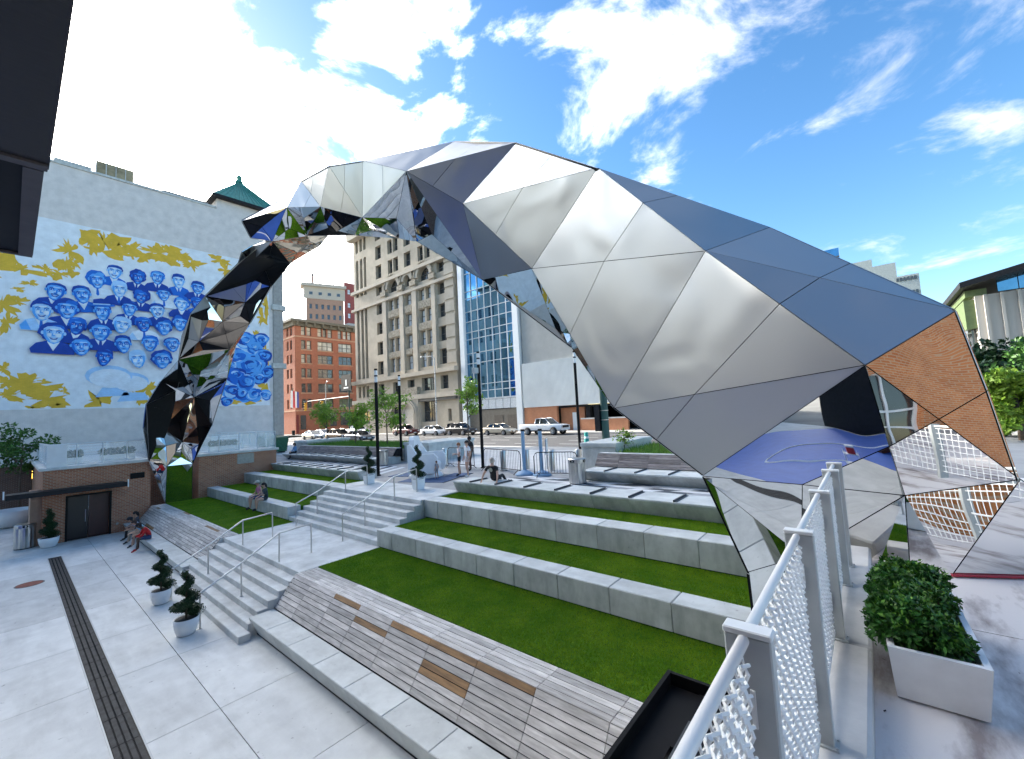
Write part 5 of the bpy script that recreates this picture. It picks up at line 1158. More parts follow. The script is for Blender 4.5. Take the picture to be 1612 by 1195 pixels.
MB().tube([(3.8,-.17,zb+h-.08),(4.8,-.13,zb+h-.02)],.1,8).build('hedge_core',c['leafb'],pl)
st_=MB()
for k in range(14):
    x=rr.uniform(3.75,4.85); y=rr.uniform(-.3,.0); st_.tube([(x,y,zb+h-.1),(x+rr.uniform(-.05,.05),y+rr.uniform(-.04,.04),zb+h+.12)],.006,4)
st_.build('stem',M('stem_brown',(.06,.04,.025),.9),pl)
# fallen dry leaves on the terrace
lm=M('dry_leaf',(.06,.03,.02),.9,var=.4,scale=30)
for k in range(12):
    x=rr.uniform(2.9,5.4); y=rr.uniform(.06,.12) if k<8 else rr.uniform(-.9,-.5); a=rr.uniform(0,6.28); s=rr.uniform(.008,.02)
    o=MB().add([(-s,0,.002),(0,s*.45,.006),(s,0,.003),(0,-s*.45,.001)],[(0,1,2),(0,2,3)]).build('fallen_leaf',lm); o.location=(x,y,ZD+.001); o.rotation_euler=(0,0,a)
    tag(o,'tiny dry brown leaf lying on the pale terrace near the white planter','leaf','dry leaves on the terrace')
# ------------------------------------------------------------------ topiaries and pots
def topiary(label,loc,h,r,square=False,seed=0,spiral=True):
    o=thing('potted_topiary',label,'potted plant',loc,0,'potted topiaries')
    ph=.38*h/1.5
    if square: MB().hexa([(-.17,-.17,0),(.17,-.17,0),(.17,.17,0),(-.17,.17,0),(-.2,-.2,ph),(.2,-.2,ph),(.2,.2,ph),(-.2,.2,ph)]).build('pot',c['white'],o)
    else: MB().lathe((0,0,0),[(0,.004),(r*.46,.005),(r*.56,.03),(r*.72,ph*.55),(r*.78,ph),(r*.72,ph),(r*.66,ph-.04),(0,ph-.04)],24).build('pot',c['white'],o,True)
    MB().cyl((0,0,ph-.039),r*.7,.01,12).build('soil',c['dark'],o)
    MB().tube([(0,0,ph-.05),(0,0,h*.97)],.025,6,.01).build('trunk',M('topiary_trunk',(.07,.05,.03),.9),o)
    hx=[]
    for k in range(40):
        t=k/39; a=t*2*math.pi*2.6; R_=r*(1-t*.82)*(.5 if spiral else .2); hx.append((R_*math.cos(a),R_*math.sin(a),ph+.10+t*(h-ph-.2)))
    MB().tube(hx,r*.36,7,r*.08).build('foliage_core',c['leafd'],o)
    cl=[]; n=60 if spiral else 26
    for k in range(n):
        t=k/(n-1); a=t*2*math.pi*2.6; R_=r*(1-t*.82)*(.55 if spiral else .3); z=ph+.10+t*(h-ph-.16); s=r*(.60-.38*t)
        cl.append(((R_*math.cos(a),R_*math.sin(a),z),(s,s,s*.6)))
    link('crown',leaves_mesh('crown',cl,0,6500,.022,c['leafd'],seed=seed),o)
    return o
q=at_z(253,950,0); topiary('spiral topiary in a white pot at the stair foot, farther one',(q.x,q.y,0),1.62,.34,seed=21)
q=at_z(293,998,0); topiary('spiral topiary in a white pot at the stair foot, nearer one',(q.x,q.y,0),1.62,.36,seed=22)
q=at_z(581,761,ZU); topiary('spiral topiary in a square white pot at the stair top beside the lamp post',(q.x,q.y,ZU),1.75,.34,True,23)
q=at_z(659,770,ZU); topiary('spiral topiary in a square white pot in front of the white chair',(q.x,q.y,ZU),1.85,.34,True,24)
q=at_z(76.5,861.5,0); topiary('bushy cone topiary in a round white pot beside the pavilion door',(q.x,q.y,0),1.8,.46,False,25,False)
q=at_z(17,829,0); o=thing('bowl_planter','large round white bowl planter at the far left','planter',(q.x,q.y,0))
MB().lathe((0,0,0),[(0,.005),(.55,.006),(.8,.12),(1.02,.5),(1.12,.95),(1.04,.95),(.9,.5),(0,.45)],32).build('bowl',c['white'],o,True); MB().cyl((0,0,.7),.96,.02,24).build('soil',c['dark'],o)
q=at_z(22,752,3.4); 
# ------------------------------------------------------------------ trees
bark=M('bark',(.10,.075,.055),.95,var=.3,scale=12,bump=.4,bscale=30)
def tree(label,loc,h,cr,n,mat,lsize,seed,group,clear=.42,trunk_r=.06,name='street_tree',el=1.):
    rr=random.Random(seed); o=thing(name,label,'tree',loc,0,group)
    mb=MB(); mb.tube([(0,0,0),(rr.uniform(-.05,.05),rr.uniform(-.05,.05),h*.4),(rr.uniform(-.1,.1),rr.uniform(-.1,.1),h*.75)],trunk_r,7,trunk_r*.45)
    ends=[]
    for k in range(11):
        a=rr.uniform(0,6.28); z0=h*rr.uniform(clear*.85,.72); L_=cr*rr.uniform(.55,1.0); z1=min(z0+h*rr.uniform(.08,.32),h*.98)
        e=(L_*math.cos(a),L_*math.sin(a),z1); mb.tube([(0,0,z0),(e[0]*.5,e[1]*.5,z0+(z1-z0)*.6),e],trunk_r*.4,5,trunk_r*.12); ends.append((e,1)); ends.append(((e[0]*.5,e[1]*.5,(z0+z1)/2+.1),.8))
    ends.append(((0,0,h*.9),1)); mb.build('trunk',bark,o)
    cl=[]
    for (e,s) in ends:
        for j in range(3): cl.append(((e[0]+rr.gauss(0,cr*.16),e[1]+rr.gauss(0,cr*.16),e[2]+rr.gauss(0,cr*.13)),(cr*rr.uniform(.18,.34),cr*rr.uniform(.18,.34),cr*rr.uniform(.12,.26)*el)))
    link('crown',leaves_mesh('crown',cl,0,n,lsize,mat,seed=seed),o); return o
for i,(px,py,X,h,cr,lb) in enumerate(((515,698,19.2,3.9,1.5,'young bright green tree in the left planting bed, left one'),(560,700,19.0,3.4,1.1,'young bright green tree in the left planting bed, middle one'),(610,701,18.6,4.3,1.5,'young bright green tree in the left planting bed, right one'))):
    q=at_x(px,py,X); tree(lb,(q.x,q.y,3.0),h,cr,2600,c['leafl'],.09,30+i,'young trees in the planting bed')
q=at_x(738,690,25.0); tree('slim young street tree behind the standing couple',(q.x,q.y,ZST),6.2,1.25,2200,c['leafl'],.10,40,'street trees',.38)
q=at_x(1038,700,19.0); tree('small leafy shrub in the right planting bed beside the arch',(q.x,q.y,3.0),1.5,.6,700,c['leafl'],.06,41,None,.3,.025)
q=at_x(983,715,18.3); tree('thin weeping shrub at the concrete end block',(q.x,q.y,3.1),1.1,.45,350,c['leafl'],.06,42,None,.3,.02)
q=at_x(1060,690,40.5); tree('street tree at the garage entrance',(q.x-.2,q.y,ZST),4.6,1.6,1500,c['leafl'],.14,43,'street trees',.3)
q=at_z(22,760,3.0); tree('small leafy tree rising beside the pavilion roof at the far left',(.55,41.5,0),6.3,1.5,2200,c['leafm'],.11,44,None,.5)
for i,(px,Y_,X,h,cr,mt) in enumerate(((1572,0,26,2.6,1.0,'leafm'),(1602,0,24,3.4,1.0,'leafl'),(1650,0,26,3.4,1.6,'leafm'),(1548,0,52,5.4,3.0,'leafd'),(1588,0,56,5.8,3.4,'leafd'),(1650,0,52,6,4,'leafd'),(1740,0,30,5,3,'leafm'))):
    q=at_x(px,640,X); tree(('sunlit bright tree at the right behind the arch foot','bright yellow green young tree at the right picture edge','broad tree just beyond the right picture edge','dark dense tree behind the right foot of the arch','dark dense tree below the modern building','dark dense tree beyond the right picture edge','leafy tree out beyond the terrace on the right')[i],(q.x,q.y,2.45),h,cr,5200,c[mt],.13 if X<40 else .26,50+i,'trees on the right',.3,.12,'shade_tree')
# ------------------------------------------------------------------ white giant chair
q=at_z(668,757,ZU); o=thing('giant_white_chair','oversized white moulded chair sculpture on the blue mat','sculpture',(q.x+.9,q.y+1.0,ZU),R(215),None,.86)
wm=M('chair_white',(.80,.82,.83),.4,var=.03,scale=4)
def rbox(x0,y0,z0,x1,y1,z1,b): return MB().bbox(x0,y0,z0,x1,y1,z1,b)
rbox(-.75,-.75,.28,.75,.75,.85,.12).build('seat',wm,o)
bk=MB().prism([(-.75,-.72,.8),(-.55,-.78,2.15),(-.35,-.8,2.35),(.35,-.8,2.35),(.55,-.78,2.15),(.75,-.72,.8)],(0,.3,0)); bk.build('backrest',wm,o)
for sx in (-1,1):
    P=[(sx*.8,-.7,.3),(sx*.8,.8,.3),(sx*.8,.95,.6),(sx*.8,.95,1.15),(sx*.8,.75,1.38),(sx*.8,-.2,1.35),(sx*.8,-.55,1.9),(sx*.8,-.75,1.9)]
    MB().prism(P,(sx*.22,0,0)).build('armrest',wm,o)
MB().lathe((0,0,0),[(0,0),(.95,.001),(1.0,.06),(.9,.2),(.7,.32),(0,.33)],28).build('base',wm,o,True)
# ------------------------------------------------------------------ vehicles
tyre=M('tyre',(.012,.012,.012),.85); rimm=M('alloy_rim',(.45,.45,.46),.35,metal=.8); cglass=M('car_glass',(.012,.016,.02),.05,spec=1.); hl=M('headlight',(.75,.78,.80),.1); tl=M('taillight',(.35,.01,.01),.2)
whl=MB(); whl.lathe((0,0,-.11),[(.20,0),(.30,.0),(.335,.03),(.335,.19),(.30,.22),(.20,.22)],20); WT=whl.mesh('tyre',tyre,True)
rm=MB(); rm.lathe((0,0,-.1),[(0,.02),(.06,.0),(.08,.05),(.2,.03),(.21,.0),(.215,.2),(0,.2)],20)
for k in range(5):
    a=k*2*math.pi/5; ca,sa=math.cos(a),math.sin(a)
    rm.hexa([(ca*.05-sa*.03,sa*.05+ca*.03,-.11),(ca*.05+sa*.03,sa*.05-ca*.03,-.11),(ca*.2+sa*.025,sa*.2-ca*.025,-.1),(ca*.2-sa*.025,sa*.2+ca*.025,-.1),(ca*.05-sa*.03,sa*.05+ca*.03,-.06),(ca*.05+sa*.03,sa*.05-ca*.03,-.06),(ca*.2+sa*.025,sa*.2-ca*.025,-.06),(ca*.2-sa*.025,sa*.2+ca*.025,-.06)])
WR=rm.mesh('rim',rimm)
def car(kind,loc,rz,paint,label,group='cars in the street',sc=1.0,lower=None):
    """length along local +X (front), width along Y"""
    o=thing({'sedan':'parked_sedan','suv':'parked_suv','pickup':'pickup_truck'}[kind],label,{'sedan':'car','suv':'car','pickup':'pickup truck'}[kind],loc,rz,group,sc)
    if kind=='sedan':
        L_,w,wr,wb,low=4.75,.90,.325,(1.42,-1.38),.2
        prof=[(-2.38,.42,.78),(-2.25,.26,.98),(-1.6,.2,1.0),(-.5,.2,.97),(.7,.2,.95),(1.5,.2,.86),(2.1,.24,.74),(2.37,.36,.58)]
        gh=[(-1.85,.98),(-1.15,1.40),(-.2,1.45),(.35,1.40),(1.15,.93)]; pill=(-.42,)
    elif kind=='suv':
        L_,w,wr,wb,low=4.7,.95,.37,(1.42,-1.35),.26
        prof=[(-2.33,.5,1.0),(-2.28,.32,1.08),(-1.4,.26,1.1),(-.4,.26,1.08),(.9,.26,1.06),(1.6,.26,1.0),(2.15,.3,.92),(2.33,.42,.7)]
        gh=[(-2.22,1.07),(-1.95,1.62),(-.9,1.72),(.2,1.68),(1.1,1.04)]; pill=(-.35,-1.3)
    else:
        L_,w,wr,wb,low=6.0,1.0,.43,(1.98,-1.72),.42
        prof=[(-3.0,.62,1.26),(-2.95,.5,1.30),(-2.0,.42,1.30),(-.75,.42,1.30),(.9,.42,1.28),(1.5,.42,1.26),(2.7,.45,1.18),(3.0,.55,1.0)]
        gh=[(-.72,1.28),(-.60,1.86),(.1,1.95),(.7,1.90),(1.45,1.26)]; pill=(.02,)
    mb=MB(); n=len(prof); vs_=[]
    for i,(x,zl,zh) in enumerate(prof):
        t=.88 if i in (0,n-1) else (.97 if i in (1,n-2) else 1)
        for s in (-1,1): pass
        ww=w*t
        vs_+=[(x,-ww*.9,zl),(x,-ww,zl+.14),(x,-ww,(zl+zh)/2+.05),(x,-ww*.97,zh-.09),(x,-ww*.86,zh),(x,ww*.86,zh),(x,ww*.97,zh-.09),(x,ww,(zl+zh)/2+.05),(x,ww,zl+.14),(x,ww*.9,zl)]
    fs=[(i*10+j,i*10+(j+1)%10,(i+1)*10+(j+1)%10,(i+1)*10+j) for i in range(n-1) for j in range(10)]+[tuple(range(10)),tuple(reversed(range((n-1)*10,n*10)))]
    mb.add(vs_,fs)
    if kind=='pickup': pass
    body=mb.build('body',paint,o,True)
    md=body.modifiers.new('b','BEVEL'); md.width=.03; md.segments=2
    # cabin: glass volume with painted roof and pillars
    gb_=MB(); base=w*.86; tp=w*.70; hi=max(z for _,z in gh)
    def hw(z): return base+(tp-base)*(z-gh[0][1])/(hi-gh[0][1])
    A=[(x,-hw(z),z) for x,z in gh]; B=[(x,hw(z),z) for x,z in gh]; k=len(gh)
    gb_.add(A+B,[tuple(range(k)),tuple(reversed(range(k,2*k)))]+[(i,k+i,k+i+1,i+1) for i in range(k-1)])
    cabin=gb_.build('cabin_glass',cglass,o)
    rf=MB(); 
    rp=gh[1:4]
    rf.add([(x,s*(hw(z)+.006),z+.012) for x,z in rp for s in (-1,1)],[(0,1,3,2),(2,3,5,4)])
    for i in (0,len(gh)-2):
        for s in (-1,1):
            (xa,za),(xb,zb)=gh[i],gh[i+1]; rf.tube([(xa,s*(hw(za)+.0),za),(xb,s*(hw(zb)),zb)],.045,5)
    for s in (-1,1):
        rf.tube([(x,s*hw(z),z) for x,z in gh[1:4]],.04,5)
        for x in pill: 
            zt=hi-.03; rf.tube([(x,s*(hw(gh[0][1])),gh[0][1]-.02),(x,s*hw(zt),zt)],.045,5)
    rf.build('roof',paint,o,True)
    if kind=='pickup':
        MB().box(-2.9,-.78,1.301,-.85,.78,1.306).build('bed_opening',c['dark'],o)
        MB().box(2.93,-.62,.82,3.03,.62,1.08).build('grille',c['dark'],o)
    else: MB().box(prof[-1][0]-.03,-.45,.40,prof[-1][0]+.015,.45,.56).build('grille',c['dark'],o)
    zf=prof[-1][2]; xf=prof[-1][0]; xr=prof[0][0]
    for s in (-1,1):
        MB().box(xf-.22,s*w*.72-.14,zf-.05,xf-.0,s*w*.72+.14,zf+.11).build('headlight',hl,o); MB().box(xr-.01,s*w*.74-.12,prof[0][2]-.2,xr+.14,s*w*.74+.12,prof[0][2]+.04).build('taillight',tl,o)
        MB().hexa([(gh[-1][0]-.3,s*(w+.0),gh[-1][1]+.02),(gh[-1][0]-.2,s*(w),gh[-1][1]+.02),(gh[-1][0]-.2,s*(w+.17),gh[-1][1]+.02),(gh[-1][0]-.3,s*(w+.17),gh[-1][1]+.02),(gh[-1][0]-.3,s*(w),gh[-1][1]+.15),(gh[-1][0]-.2,s*(w),gh[-1][1]+.15),(gh[-1][0]-.2,s*(w+.17),gh[-1][1]+.15),(gh[-1][0]-.3,s*(w+.17),gh[-1][1]+.15)]).build('mirror',paint,o)
        MB().box(prof[1][0]+.3,s*(w+.004)-.004,prof[3][1]+.0,prof[-2][0]-.2,s*(w+.004)+.004,prof[3][1]+.16).build('sill_trim',lower or c['dark'],o)
        for dx in ((.45,-.55) if kind!='pickup' else (.55,-.35)): MB().box(dx-.09,s*(w+.006)-.01,prof[3][2]-.2,dx+.09,s*(w+.006)+.014,prof[3][2]-.16).build('door_handle',c['steel'],o)
        for x in wb:
            ar=MB(); m_=12
            ar.add([(x+(wr+.075)*math.cos(t),s*(w+.012),wr+(wr+.075)*math.sin(t)) for t in [math.pi*i/m_ for i in range(m_+1)]]+[(x+(wr+.075)*math.cos(t),s*(w-.25),wr+(wr+.075)*math.sin(t)) for t in [math.pi*i/m_ for i in range(m_+1)]],[(i,i+1,m_+2+i,m_+1+i) for i in range(m_)]+[tuple(range(m_+1))])
            ar.build('wheel_arch',c['dark'],o)
            wo_=link('wheel',None,o); wo_.location=(x,s*(w-.07),wr); wo_.rotation_euler=(R(90)*(1 if s<0 else -1),0,0); f=wr/.335; wo_.scale=(f,f,f); wo_.empty_display_size=.1
            t_=link('tyre',WT,wo_); r_=link('rim',WR,wo_); r_.scale=(1,1,1); r_.location=(0,0,.11) ; r_.rotation_euler=(R(180),0,0)
    MB().box(xf-.02,-.26,.44 if kind!='pickup' else .6,xf+.02,.26,.54 if kind!='pickup' else .7).build('number_plate',c['white'],o)
    return o
def paint(name,col,metal=.3): 
    m=M(name,col,.28,metal=metal,var=.04); m.node_tree.nodes['Principled BSDF'].inputs['Coat Weight'].default_value=.6; return m
wh=paint('paint_white',(.72,.73,.74),0); 
ZR=ZST-.1
def spot(px,X): q=at_x(px,681,X); return (q.x,q.y,ZR)
D=R(-90)
car('pickup',spot(857,40.6),D,wh,'white crew cab pickup truck parked by the garage')
car('sedan',spot(787,40.6),D,paint('paint_champagne',(.50,.44,.34)),'champagne sedan parked left of the white pickup')
car('suv',spot(726,40.8),D,paint('paint_black',(.02,.02,.022)),'black and white small suv parked behind the slim street tree')
car('sedan',spot(684,40.6),D,wh,'white sedan parked before the stone portal')
car('suv',spot(639,40.6),D,paint('paint_maroon',(.10,.012,.018)),'maroon suv parked left of the white sedan')
car('pickup',spot(562,40.5),D,wh,'white truck half hidden behind the young trees')
q=at_x(534,688,30.5); car('suv',(q.x,q.y,ZR),D,paint('paint_bronze',(.14,.08,.035)),'bronze brown suv driving in the near lane')
q=at_x(566,690,29.6); car('sedan',(q.x,q.y,ZR),D,paint('paint_navy',(.03,.05,.09)),'dark blue sedan driving in front of the brown suv')
q=at_x(493,686,33.0); car('sedan',(q.x,q.y,ZR),D,paint('paint_silver',(.50,.52,.54)),'silver sedan waiting near the crossing')
q=at_x(548,676,38.0); car('sedan',(q.x,q.y+9,ZR),D,wh,'white sedan far down the street by the crossing')
q=at_x(928,672,50); car('sedan',(q.x,q.y,ZST),R(180),paint('paint_dark',(.03,.035,.045)),'dark car parked inside the garage')
for i,(px,X,col) in enumerate(((1590,38,(.5,.5,.5)),(1607,44,(.6,.6,.6)),(1575,47,(.1,.12,.3)))):
    q=at_x(px,640,X); car('sedan',(q.x,q.y,2.42),R(100+i*20),paint('paint_lot%d'%i,col),('silver sedan in the car park behind the right trees','white sedan in the car park behind the right trees','blue sedan in the car park behind the right trees')[i])
# ------------------------------------------------------------------ street lights, signals
def street_light(px,py,X,ptop,label,arm=(-2.2,0)):
    q=at_x(px,py,X); d=ray(*ptop); t=X/d.x; zt=CAM_H+d.z*t; o=thing('street_light',label,'street light',(X,q.y,ZST),0,'tall grey street lights'); h=zt-ZST
    gm_=M('galvanised',(.42,.43,.43),.5,metal=.3)
    MB().tube([(0,0,0),(0,0,h*.97),(arm[0]*.2,arm[1]*.2,h),(arm[0],arm[1],h+.15)],.10,8,.05).build('pole',gm_,o); MB().hexa([(arm[0]-.5,arm[1]-.13,h+.05),(arm[0]+.1,arm[1]-.13,h+.05),(arm[0]+.1,arm[1]+.13,h+.05),(arm[0]-.5,arm[1]+.13,h+.05),(arm[0]-.45,arm[1]-.08,h+.2),(arm[0]+.1,arm[1]-.08,h+.2),(arm[0]+.1,arm[1]+.08,h+.2),(arm[0]-.45,arm[1]+.08,h+.2)]).build('lamp_head',gm_,o); MB().cyl((0,0,0),.22,.1,10).build('base',gm_,o)
street_light(688,680,42.6,(686,560),'grey street light in front of the stone tower',(-.3,2.4))
street_light(514,690,43.5,(513,602),'grey street light in front of the red brick building',(-.3,-2.0))
gp=M('signal_pole_green',(.02,.07,.06),.5)
q=at_x(551,690,44); o=thing('signal_mast','dark signal mast with two yellow traffic lights over the crossing','traffic light',(44,q.y,ZST))
za=at_x(500,630,44).z-ZST; yl=at_x(478,640,44).y-q.y
MB().tube([(0,0,0),(0,0,za+3.2)],.17,8,.12).build('pole',gp,o); MB().tube([(0,0,za),(0,yl,za)],.09,6,.06).build('mast_arm',gp,o)
for px in (480.5,506.5):
    y=at_x(px,640,44).y-q.y
    s_=MB().box(-.22,y-.3,za-2.1,.22,y+.3,za-.3).build('signal_head',M('signal_yellow',(.65,.33,.02),.5),o)
    for k in range(3): MB().cyl((-.26,y,za-1.9+k*.55),.17,.3,8).build('hood',c['dark'],s_)
MB().box(-.25,-1.2,za+1.2,-.15,2.6,za+4.4).build('sign_board',c['black'],o)
MB().box(-.27,.4,za+2.2,-.251,.9,za+3.4).build('sign_emblem',c['white'],o); MB().box(-.27,-.2,za+1.6,-.251,1.6,za+1.9).build('sign_emblem',c['white'],o)
q=at_x(954,690,24.9); o=thing('green_signal_pole','thick dark green signal pole on the near pavement beside the arch','pole',(q.x,q.y,ZST))
MB().cyl((0,0,0),.26,7,16,.2).build('pole',gp,o); MB().cyl((0,0,0),.4,.12,12).build('base',gp,o)
for z in (1.9,2.5): MB().lathe((0,0,z),[(.262,0),(.265,.05)],16).build('band',c['steel'],o)
MB().box(-.35,.2,1.2,-.05,.55,2.9).build('control_cabinet',c['dark'],o)
o=thing('wall_flag','red and white flag hanging from the red brick building corner','flag',(0,0,0))
a=at_y(460,622,106); MB().tube([(a.x,a.y+.3,a.z),(a.x-.6,a.y-2,a.z+1.5)],.06,5).build('flag_pole',c['frame'],o)
for k,cc in enumerate((c['white'],M('flag_red',(.5,.03,.03),.7),c['white'],M('flag_blue',(.05,.08,.3),.7))):
    MB().prism([(a.x-.9+k*.45,a.y-1.5,a.z+1.0-.1*k),(a.x-.45+k*.45,a.y-1.5,a.z+.9-.1*k),(a.x-.5+k*.45,a.y-1.6,a.z-3.2),(a.x-.95+k*.45,a.y-1.4,a.z-3.0)],(0,.05,0)).build('flag_stripe',cc,o)
q=at_x(462,683,42.8); o=thing('street_bin','dark round street bin before the red brick building','litter bin',(42.8,q.y,ZST)); MB().lathe((0,0,0),[(.32,0),(.36,.9),(.34,1.1),(0,1.12)],14).build('body',c['dark'],o); MB().cyl((0,0,.9),.38,.06,14).build('rim',c['black'],o)
# ------------------------------------------------------------------ people
skin_cols={'light':(.55,.33,.24),'tan':(.42,.24,.16),'dark':(.085,.045,.03)}
SK={k:M('skin_'+k,v,.55,var=.05) for k,v in skin_cols.items()}
CL={}
def cloth(name,col,var=.12):
    if name not in CL: CL[name]=M('cloth_'+name,col,.85,var=var,scale=6,bump=.2,bscale=25)
    return CL[name]
def pose(kind):
    """joint positions for a 1.72 m figure, x forward, y left, z up; hips at origin height for seated"""
    J={}
    if kind.startswith('stand'):
        J.update(pel=(0,0,.93),sp=(.01,0,1.12),ch=(.0,0,1.34),nk=(.0,0,1.47),hb=(.015,0,1.535),ht=(.02,0,1.68))
        for s,n in ((1,'L'),(-1,'R')):
            J['hip'+n]=(0,s*.09,.88); J['kn'+n]=(.03+(.05 if s>0 else -.02),s*.1,.48); J['an'+n]=(-.02+(.07 if s>0 else -.05),s*.1,.08); J['to'+n]=(.15+(.07 if s>0 else -.05),s*.12,.035)
            J['sh'+n]=(-.0,s*.185,1.39); J['el'+n]=(-.04,s*.25,1.12); J['wr'+n]=(.06,s*.25,.89)
        if kind=='stand_fold':
            J['elL']=(.02,.24,1.12); J['wrL']=(.24,.12,1.16); J['elR']=(.0,-.24,1.12); J['wrR']=(.20,-.14,1.10)
    elif kind.startswith('sit'):
        J.update(pel=(0,0,.10),sp=(.02,0,.28),ch=(.05,0,.49),nk=(.08,0,.62),hb=(.11,0,.68),ht=(.14,0,.82))
        for s,n in ((1,'L'),(-1,'R')):
            J['hip'+n]=(.03,s*.09,.085); J['kn'+n]=(.43,s*.13,.09); J['an'+n]=(.40+(.1 if s>0 else 0),s*.13,-.34); J['to'+n]=(.58+(.1 if s>0 else 0),s*.15,-.385)
            J['sh'+n]=(.05,s*.185,.54); J['el'+n]=(.12,s*.25,.27); J['wr'+n]=(.34,s*.14,.20)
        if kind=='sit_lean':
            for k,d in (('sp',.06),('ch',.16),('nk',.23),('hb',.28),('ht',.33)): J[k]=(J[k][0]+d,0,J[k][2]-d*.35)
            for n,s in (('L',1),('R',-1)): J['sh'+n]=(.2,s*.185,.48); J['el'+n]=(.33,s*.2,.22); J['wr'+n]=(.5,s*.1,.2)
        if kind=='sit_back':      # leaning back on straight arms, legs stretched
            J.update(sp=(-.05,0,.27),ch=(-.11,0,.48),nk=(-.13,0,.62),hb=(-.12,0,.68),ht=(-.10,0,.82))
            for n,s in (('L',1),('R',-1)):
                J['sh'+n]=(-.12,s*.20,.53); J['el'+n]=(-.27,s*.30,.28); J['wr'+n]=(-.38,s*.33,.05); J['kn'+n]=(.42,s*.11,.18); J['an'+n]=(.74,s*.10,-.14); J['to'+n]=(.90,s*.12,-.08)
        if kind=='sit_chin': J['elL']=(.24,.2,.24); J['wrL']=(.25,.06,.55)
    return J
def person(label,loc,heading,kind,shirt,pants,skin,hair,sc=1.,sleeve='short',legs='long',shoes=(.02,.02,.02),cap=None,long_hair=False,group='people on the plaza'):
    J={k:Vector(v) for k,v in pose(kind).items()}
    o=thing('person',label,'person',loc,heading,group,sc)
    vs_=[];rad=[];ed=[];idx={}
    def v(n,p,r): idx[n]=len(vs_); vs_.append(Vector(p)); rad.append(r); return idx[n]
    def e(a,b): ed.append((idx[a],idx[b]))
    v('pel',J['pel'],(.135,.105)); v('sp',J['sp'],(.125,.10)); v('ch',J['ch'],(.15,.11)); v('nk',J['nk'],.055); v('hb',J['hb'],.06)
    hd=J['ht']-J['hb']; v('hm',J['hb']+hd*.5+Vector((.012,0,0)),(.082,.095)); v('ht',J['ht'],(.06,.07))
    for a,b in (('pel','sp'),('sp','ch'),('ch','nk'),('nk','hb'),('hb','hm'),('hm','ht')): e(a,b)
    for n,s in (('L',1),('R',-1)):
        v('sh'+n,J['sh'+n],.066); v('el'+n,J['el'+n],.043); v('wr'+n,J['wr'+n],.028); e('ch','sh'+n); e('sh'+n,'el'+n); e('el'+n,'wr'+n)
        d=(J['wr'+n]-J['el'+n]).normalized(); side=Vector((0,0,1)).cross(d) if abs(d.z)<.9 else Vector((1,0,0)); side.normalize()
        pm=J['wr'+n]+d*.07; v('pa'+n,pm,(.034,.018)); e('wr'+n,'pa'+n)
        up_=d.cross(side)
        for k,(off,ln) in enumerate(((-.028,.062),(-.010,.074),(.010,.070),(.028,.055))):
            a=pm+side*off+d*.02; b=a+d*ln*.55-up_*.012; cc_=b+d*ln*.4-up_*.03
            v('f%d%s'%(k,n),a,.009); v('g%d%s'%(k,n),b,.008); v('h%d%s'%(k,n),cc_,.007); e('pa'+n,'f%d%s'%(k,n)); e('f%d%s'%(k,n),'g%d%s'%(k,n)); e('g%d%s'%(k,n),'h%d%s'%(k,n))
        a=J['wr'+n]+d*.03-side*.035; b=a+d*.035-side*.02; v('t0'+n,a,.011); v('t1'+n,b,.009); e('wr'+n,'t0'+n); e('t0'+n,'t1'+n)
        v('hip'+n,J['hip'+n],.09); v('kn'+n,J['kn'+n],.058); v('an'+n,J['an'+n],.04); v('to'+n,J['to'+n],(.042,.03))
        mid=J['kn'+n].lerp(J['an'+n],.35); mid.x-=.015 if kind.startswith('stand') else .0; v('cf'+n,mid,.055)
        e('pel','hip'+n); e('hip'+n,'kn'+n); e('kn'+n,'cf'+n); e('cf'+n,'an'+n); e('an'+n,'to'+n)
    me=bpy.data.meshes.new('body'); me.from_pydata(vs_,ed,[]); ob=bpy.data.objects.new('body',me); COL.objects.link(ob)
    sk=ob.modifiers.new('skin','SKIN'); sk.use_smooth_shade=True
    L=me.skin_vertices[0].data
    for i,r in enumerate(rad): L[i].radius=r if isinstance(r,tuple) else (r,r); L[i].use_root=(i==0)
    sb=ob.modifiers.new('sub','SUBSURF'); sb.levels=1; sb.render_levels=1
    dg=bpy.context.evaluated_depsgraph_get(); dg.update(); m2=bpy.data.meshes.new_from_object(ob.evaluated_get(dg)); bpy.data.objects.remove(ob)
    m2.materials.clear()
    for mm in (SK[skin],shirt,pants,cloth('shoe%s'%(str(shoes)),shoes)): m2.materials.append(mm)
    segs=[]
    inv={i:n for n,i in idx.items()}
    for a,b in ed: segs.append((vs_[a],vs_[b],inv[a],inv[b]))
    for p in m2.polygons:
        q=p.center; best=None
        for A,B,na,nb in segs:
            d=B-A; t=max(0,min(1,(q-A).dot(d)/max(d.length_squared,1e-9))); ds=(q-(A+d*t)).length
            if best is None or ds<best[0]: best=(ds,na,nb,t)
        _,na,nb,t=best; k=0; key=na[:2]+nb[:2]
        if nb in ('sp','ch') or (na=='ch' and nb.startswith('sh')): k=1
        elif na=='ch' and nb=='nk': k=1 if t<.6 else 0
        elif na.startswith('sh'): k=1 if (sleeve=='long' or t<.62) else (0)
        elif na.startswith('el'): k=1 if sleeve=='long' else 0
        elif na=='pel' and nb.startswith('hip'): k=2
        elif na.startswith('hip'): k=2 if (legs=='long' or t<(.8 if legs=='short' else .45)) else 0
        elif na.startswith('kn') or na.startswith('cf'): k=2 if legs=='long' else 0
        elif na.startswith('an'): k=3
        if na=='pel' and nb=='sp': k=2 if t<.35 else 1
        p.material_index=k; p.use_smooth=True
    body=link('body',m2,o)
    hc=J['hb']+hd*.55; f=Vector((1,0,0))
    # hair
    hm=MB(); rngs=[]
